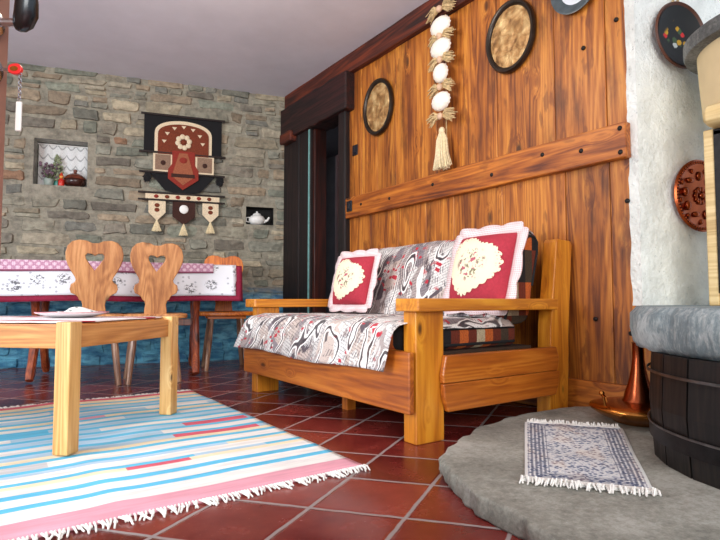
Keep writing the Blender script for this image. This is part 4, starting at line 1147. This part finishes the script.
MB().lathe([(.022, 0), (.026, .012), (.024, .04), (.017, .058), (.011, .066)], 18).build('body', plain('red_glaze', srgb(206, 44, 30), .3), t, smooth=60)
MB().ball((0, 0, .080), .017).build('head', plain('orange_glaze', srgb(226, 150, 70), .35), t)
MB().lathe([(.019, .088), (.012, .10), (.003, .118)], 14).build('cap', plain('teal_cap', srgb(200, 60, 34), .4), t, smooth=60)
t = thing('lidded_pot', 'brown glazed pot with domed knob lid in the niche', 'pot', niche_pt(-1.845, .065, 1.516), RB)
MB().lathe([(.055, 0), (.072, .012), (.086, .04), (.086, .06), (.08, .07)], 32).build('pot_body', plain('dark_brown_glaze', srgb(56, 28, 20), .2, 0, .2), t, smooth=60)
MB().lathe([(.088, .068), (.085, .078), (.066, .100), (.038, .118), (.016, .126), (.012, .134), (.018, .144), (.014, .156), (.002, .16)], 32).build('lid', plain('red_brown_glaze', srgb(104, 48, 28), .2, 0, .25), t, smooth=60)
# white jug in the little hole
t = thing('white_jug', 'small white ceramic teapot in the little recess of the stone wall', 'teapot', niche_pt(-.285, .045, 1.264), RB)
MB().lathe([(.04, 0), (.062, .012), (.078, .038), (.078, .056), (.06, .082), (.036, .094)], 28).build('body', M_offw, t, smooth=60)
MB().lathe([(.040, .092), (.036, .104), (.018, .114), (.008, .118), (.010, .128), (.001, .133)], 24).build('lid', M_offw, t, smooth=60)
MB().tube([(.06, -.02, .03), (.095, -.03, .045), (.112, -.035, .075)], [.016, .012, .009], 10).build('spout', M_offw, t)
MB().tube([(-.068, 0, .07), (-.10, 0, .066), (-.10, 0, .03), (-.072, 0, .025)], .006, 8).build('handle', M_offw, t)

# ------------------------------------------------------------------ open entrance door at the left edge, with lever, lock and key
YAW = math.radians(-35)
Rv = Vector((math.cos(YAW), math.sin(YAW), 0)); Fv = Vector((-math.sin(YAW), math.cos(YAW), 0))
def camside(l, d, z): p = Rv*l+Fv*d; return Vector((p.x, p.y, z))
E0 = camside(-.742, 1.115, 0)
dl = MB().box(-.04, 0, -.82, 0, .012, 2.05).build('door_2', M_doorskin, bevel=.003, smooth=0); struct(dl)
dl.location = E0; dl.rotation_euler = (0, 0, YAW+math.radians(1.5))
# door-local: x toward the room, y toward the latch edge
def rose(z, nm): return MB().lathe([(.0235, 0), (.026, .002), (.026, .009), (.021, .013)], 32, M=Matrix.Translation((0, -.055, z)) @ Matrix.Rotation(PI/2, 4, 'Y')).build(nm, M_chrome, dl, smooth=40)
rs = rose(1.108, 'handle_rose')
MB().tube([(.012, -.055, 1.108), (.058, -.055, 1.108)], .0085, 14).build('handle_stem', M_chrome, rs)
lv = MB(); lv.tube([(.050, -.052, 1.094), (.054, -.054, 1.099), (.062, -.056, 1.108), (.070, -.060, 1.124), (.074, -.066, 1.145), (.076, -.075, 1.172), (.076, -.085, 1.20)], [.006, .014, .0195, .022, .021, .018, .013], 18); lv.build('lever', M_grip, rs, smooth=60)
rl = rose(1.012, 'lock_rose')
ky = thing('door_key', 'key with red head in the lock, white tag dangling from its chain', 'key', dl.matrix_basis @ Vector((0, 0, 0)) if False else (Matrix.Translation(E0) @ Matrix.Rotation(YAW+math.radians(1.5), 4, 'Z')) @ Vector((.013, -.055, 1.012)), YAW+math.radians(1.5))
MB().tube([(-.004, 0, 0), (.028, 0, 0)], .003, 8).build('blade', M_chrome, ky)
MB().prism(spline([(.024, .005), (.031, .010), (.044, .010), (.050, .0), (.044, -.010), (.031, -.010), (.024, -.005)], 5), -.004, .004, 'y').build('key_head', M_red, ky, bevel=.001)
MB().prism(ell(.008, .005, 20, 0, .036), -.0048, .0048, 'y').build('head_badge', M_brass, ky)
mb = MB()
for i in range(10):
    z = -.004-i*.0062; mb.tube([(.046+.0025*math.cos(k*PI/4)*(1 if i % 2 else .3), .0025*math.cos(k*PI/4)*(.3 if i % 2 else 1), z-.004*math.sin(k*PI/4)) for k in range(9)], .0009, 5)
mb.build('chain', M_chrome, ky)
MB().box(.0405, .0515, -.003, .003, -.126, -.066).build('tag', M_offw, ky, bevel=.002, smooth=0)

# ------------------------------------------------------------------ light
w = bpy.data.worlds.new('World'); scn.world = w; w.use_nodes = True
bg = w.node_tree.nodes['Background']; bg.inputs[0].default_value = (.75, .86, 1.0, 1); bg.inputs[1].default_value = 1.0
def area(name, loc, target, sx, sy, power, col):
    l = bpy.data.lights.new(name, 'AREA'); l.shape = 'RECTANGLE'; l.size = sx; l.size_y = sy; l.energy = power; l.color = col
    o = bpy.data.objects.new(name, l); C.objects.link(o); o.location = loc
    o.rotation_euler = (Vector(target)-Vector(loc)).to_track_quat('-Z', 'Y').to_euler(); return o
area('window_daylight', (-2.6, 1.6, 1.45), (1.6, 2.2, .7), 1.8, 1.6, 140, (.90, .96, 1.0))
area('doorway_daylight', (-.4, -2.0, 1.5), (1.4, 2.4, .9), 2.0, 2.0, 112, (1.0, .97, .93))
l = bpy.data.lights.new('ceiling_lamp', 'POINT'); l.energy = 24; l.color = (1, .86, .68); l.shadow_soft_size = .15
o = bpy.data.objects.new('ceiling_lamp', l); C.objects.link(o); o.location = (.7, 2.5, 2.2)

# ------------------------------------------------------------------ camera
cam = bpy.data.cameras.new('camera'); co = bpy.data.objects.new('camera', cam); C.objects.link(co); scn.camera = co
cam.sensor_width = 36; cam.lens = 541/720*36; cam.clip_start = .02
co.location = (0, 0, .55); co.rotation_euler = (PI/2+math.atan(30/541), 0, YAW)
scn.view_settings.view_transform = 'Standard'; scn.view_settings.look = 'None'
scn.view_settings.exposure = .0
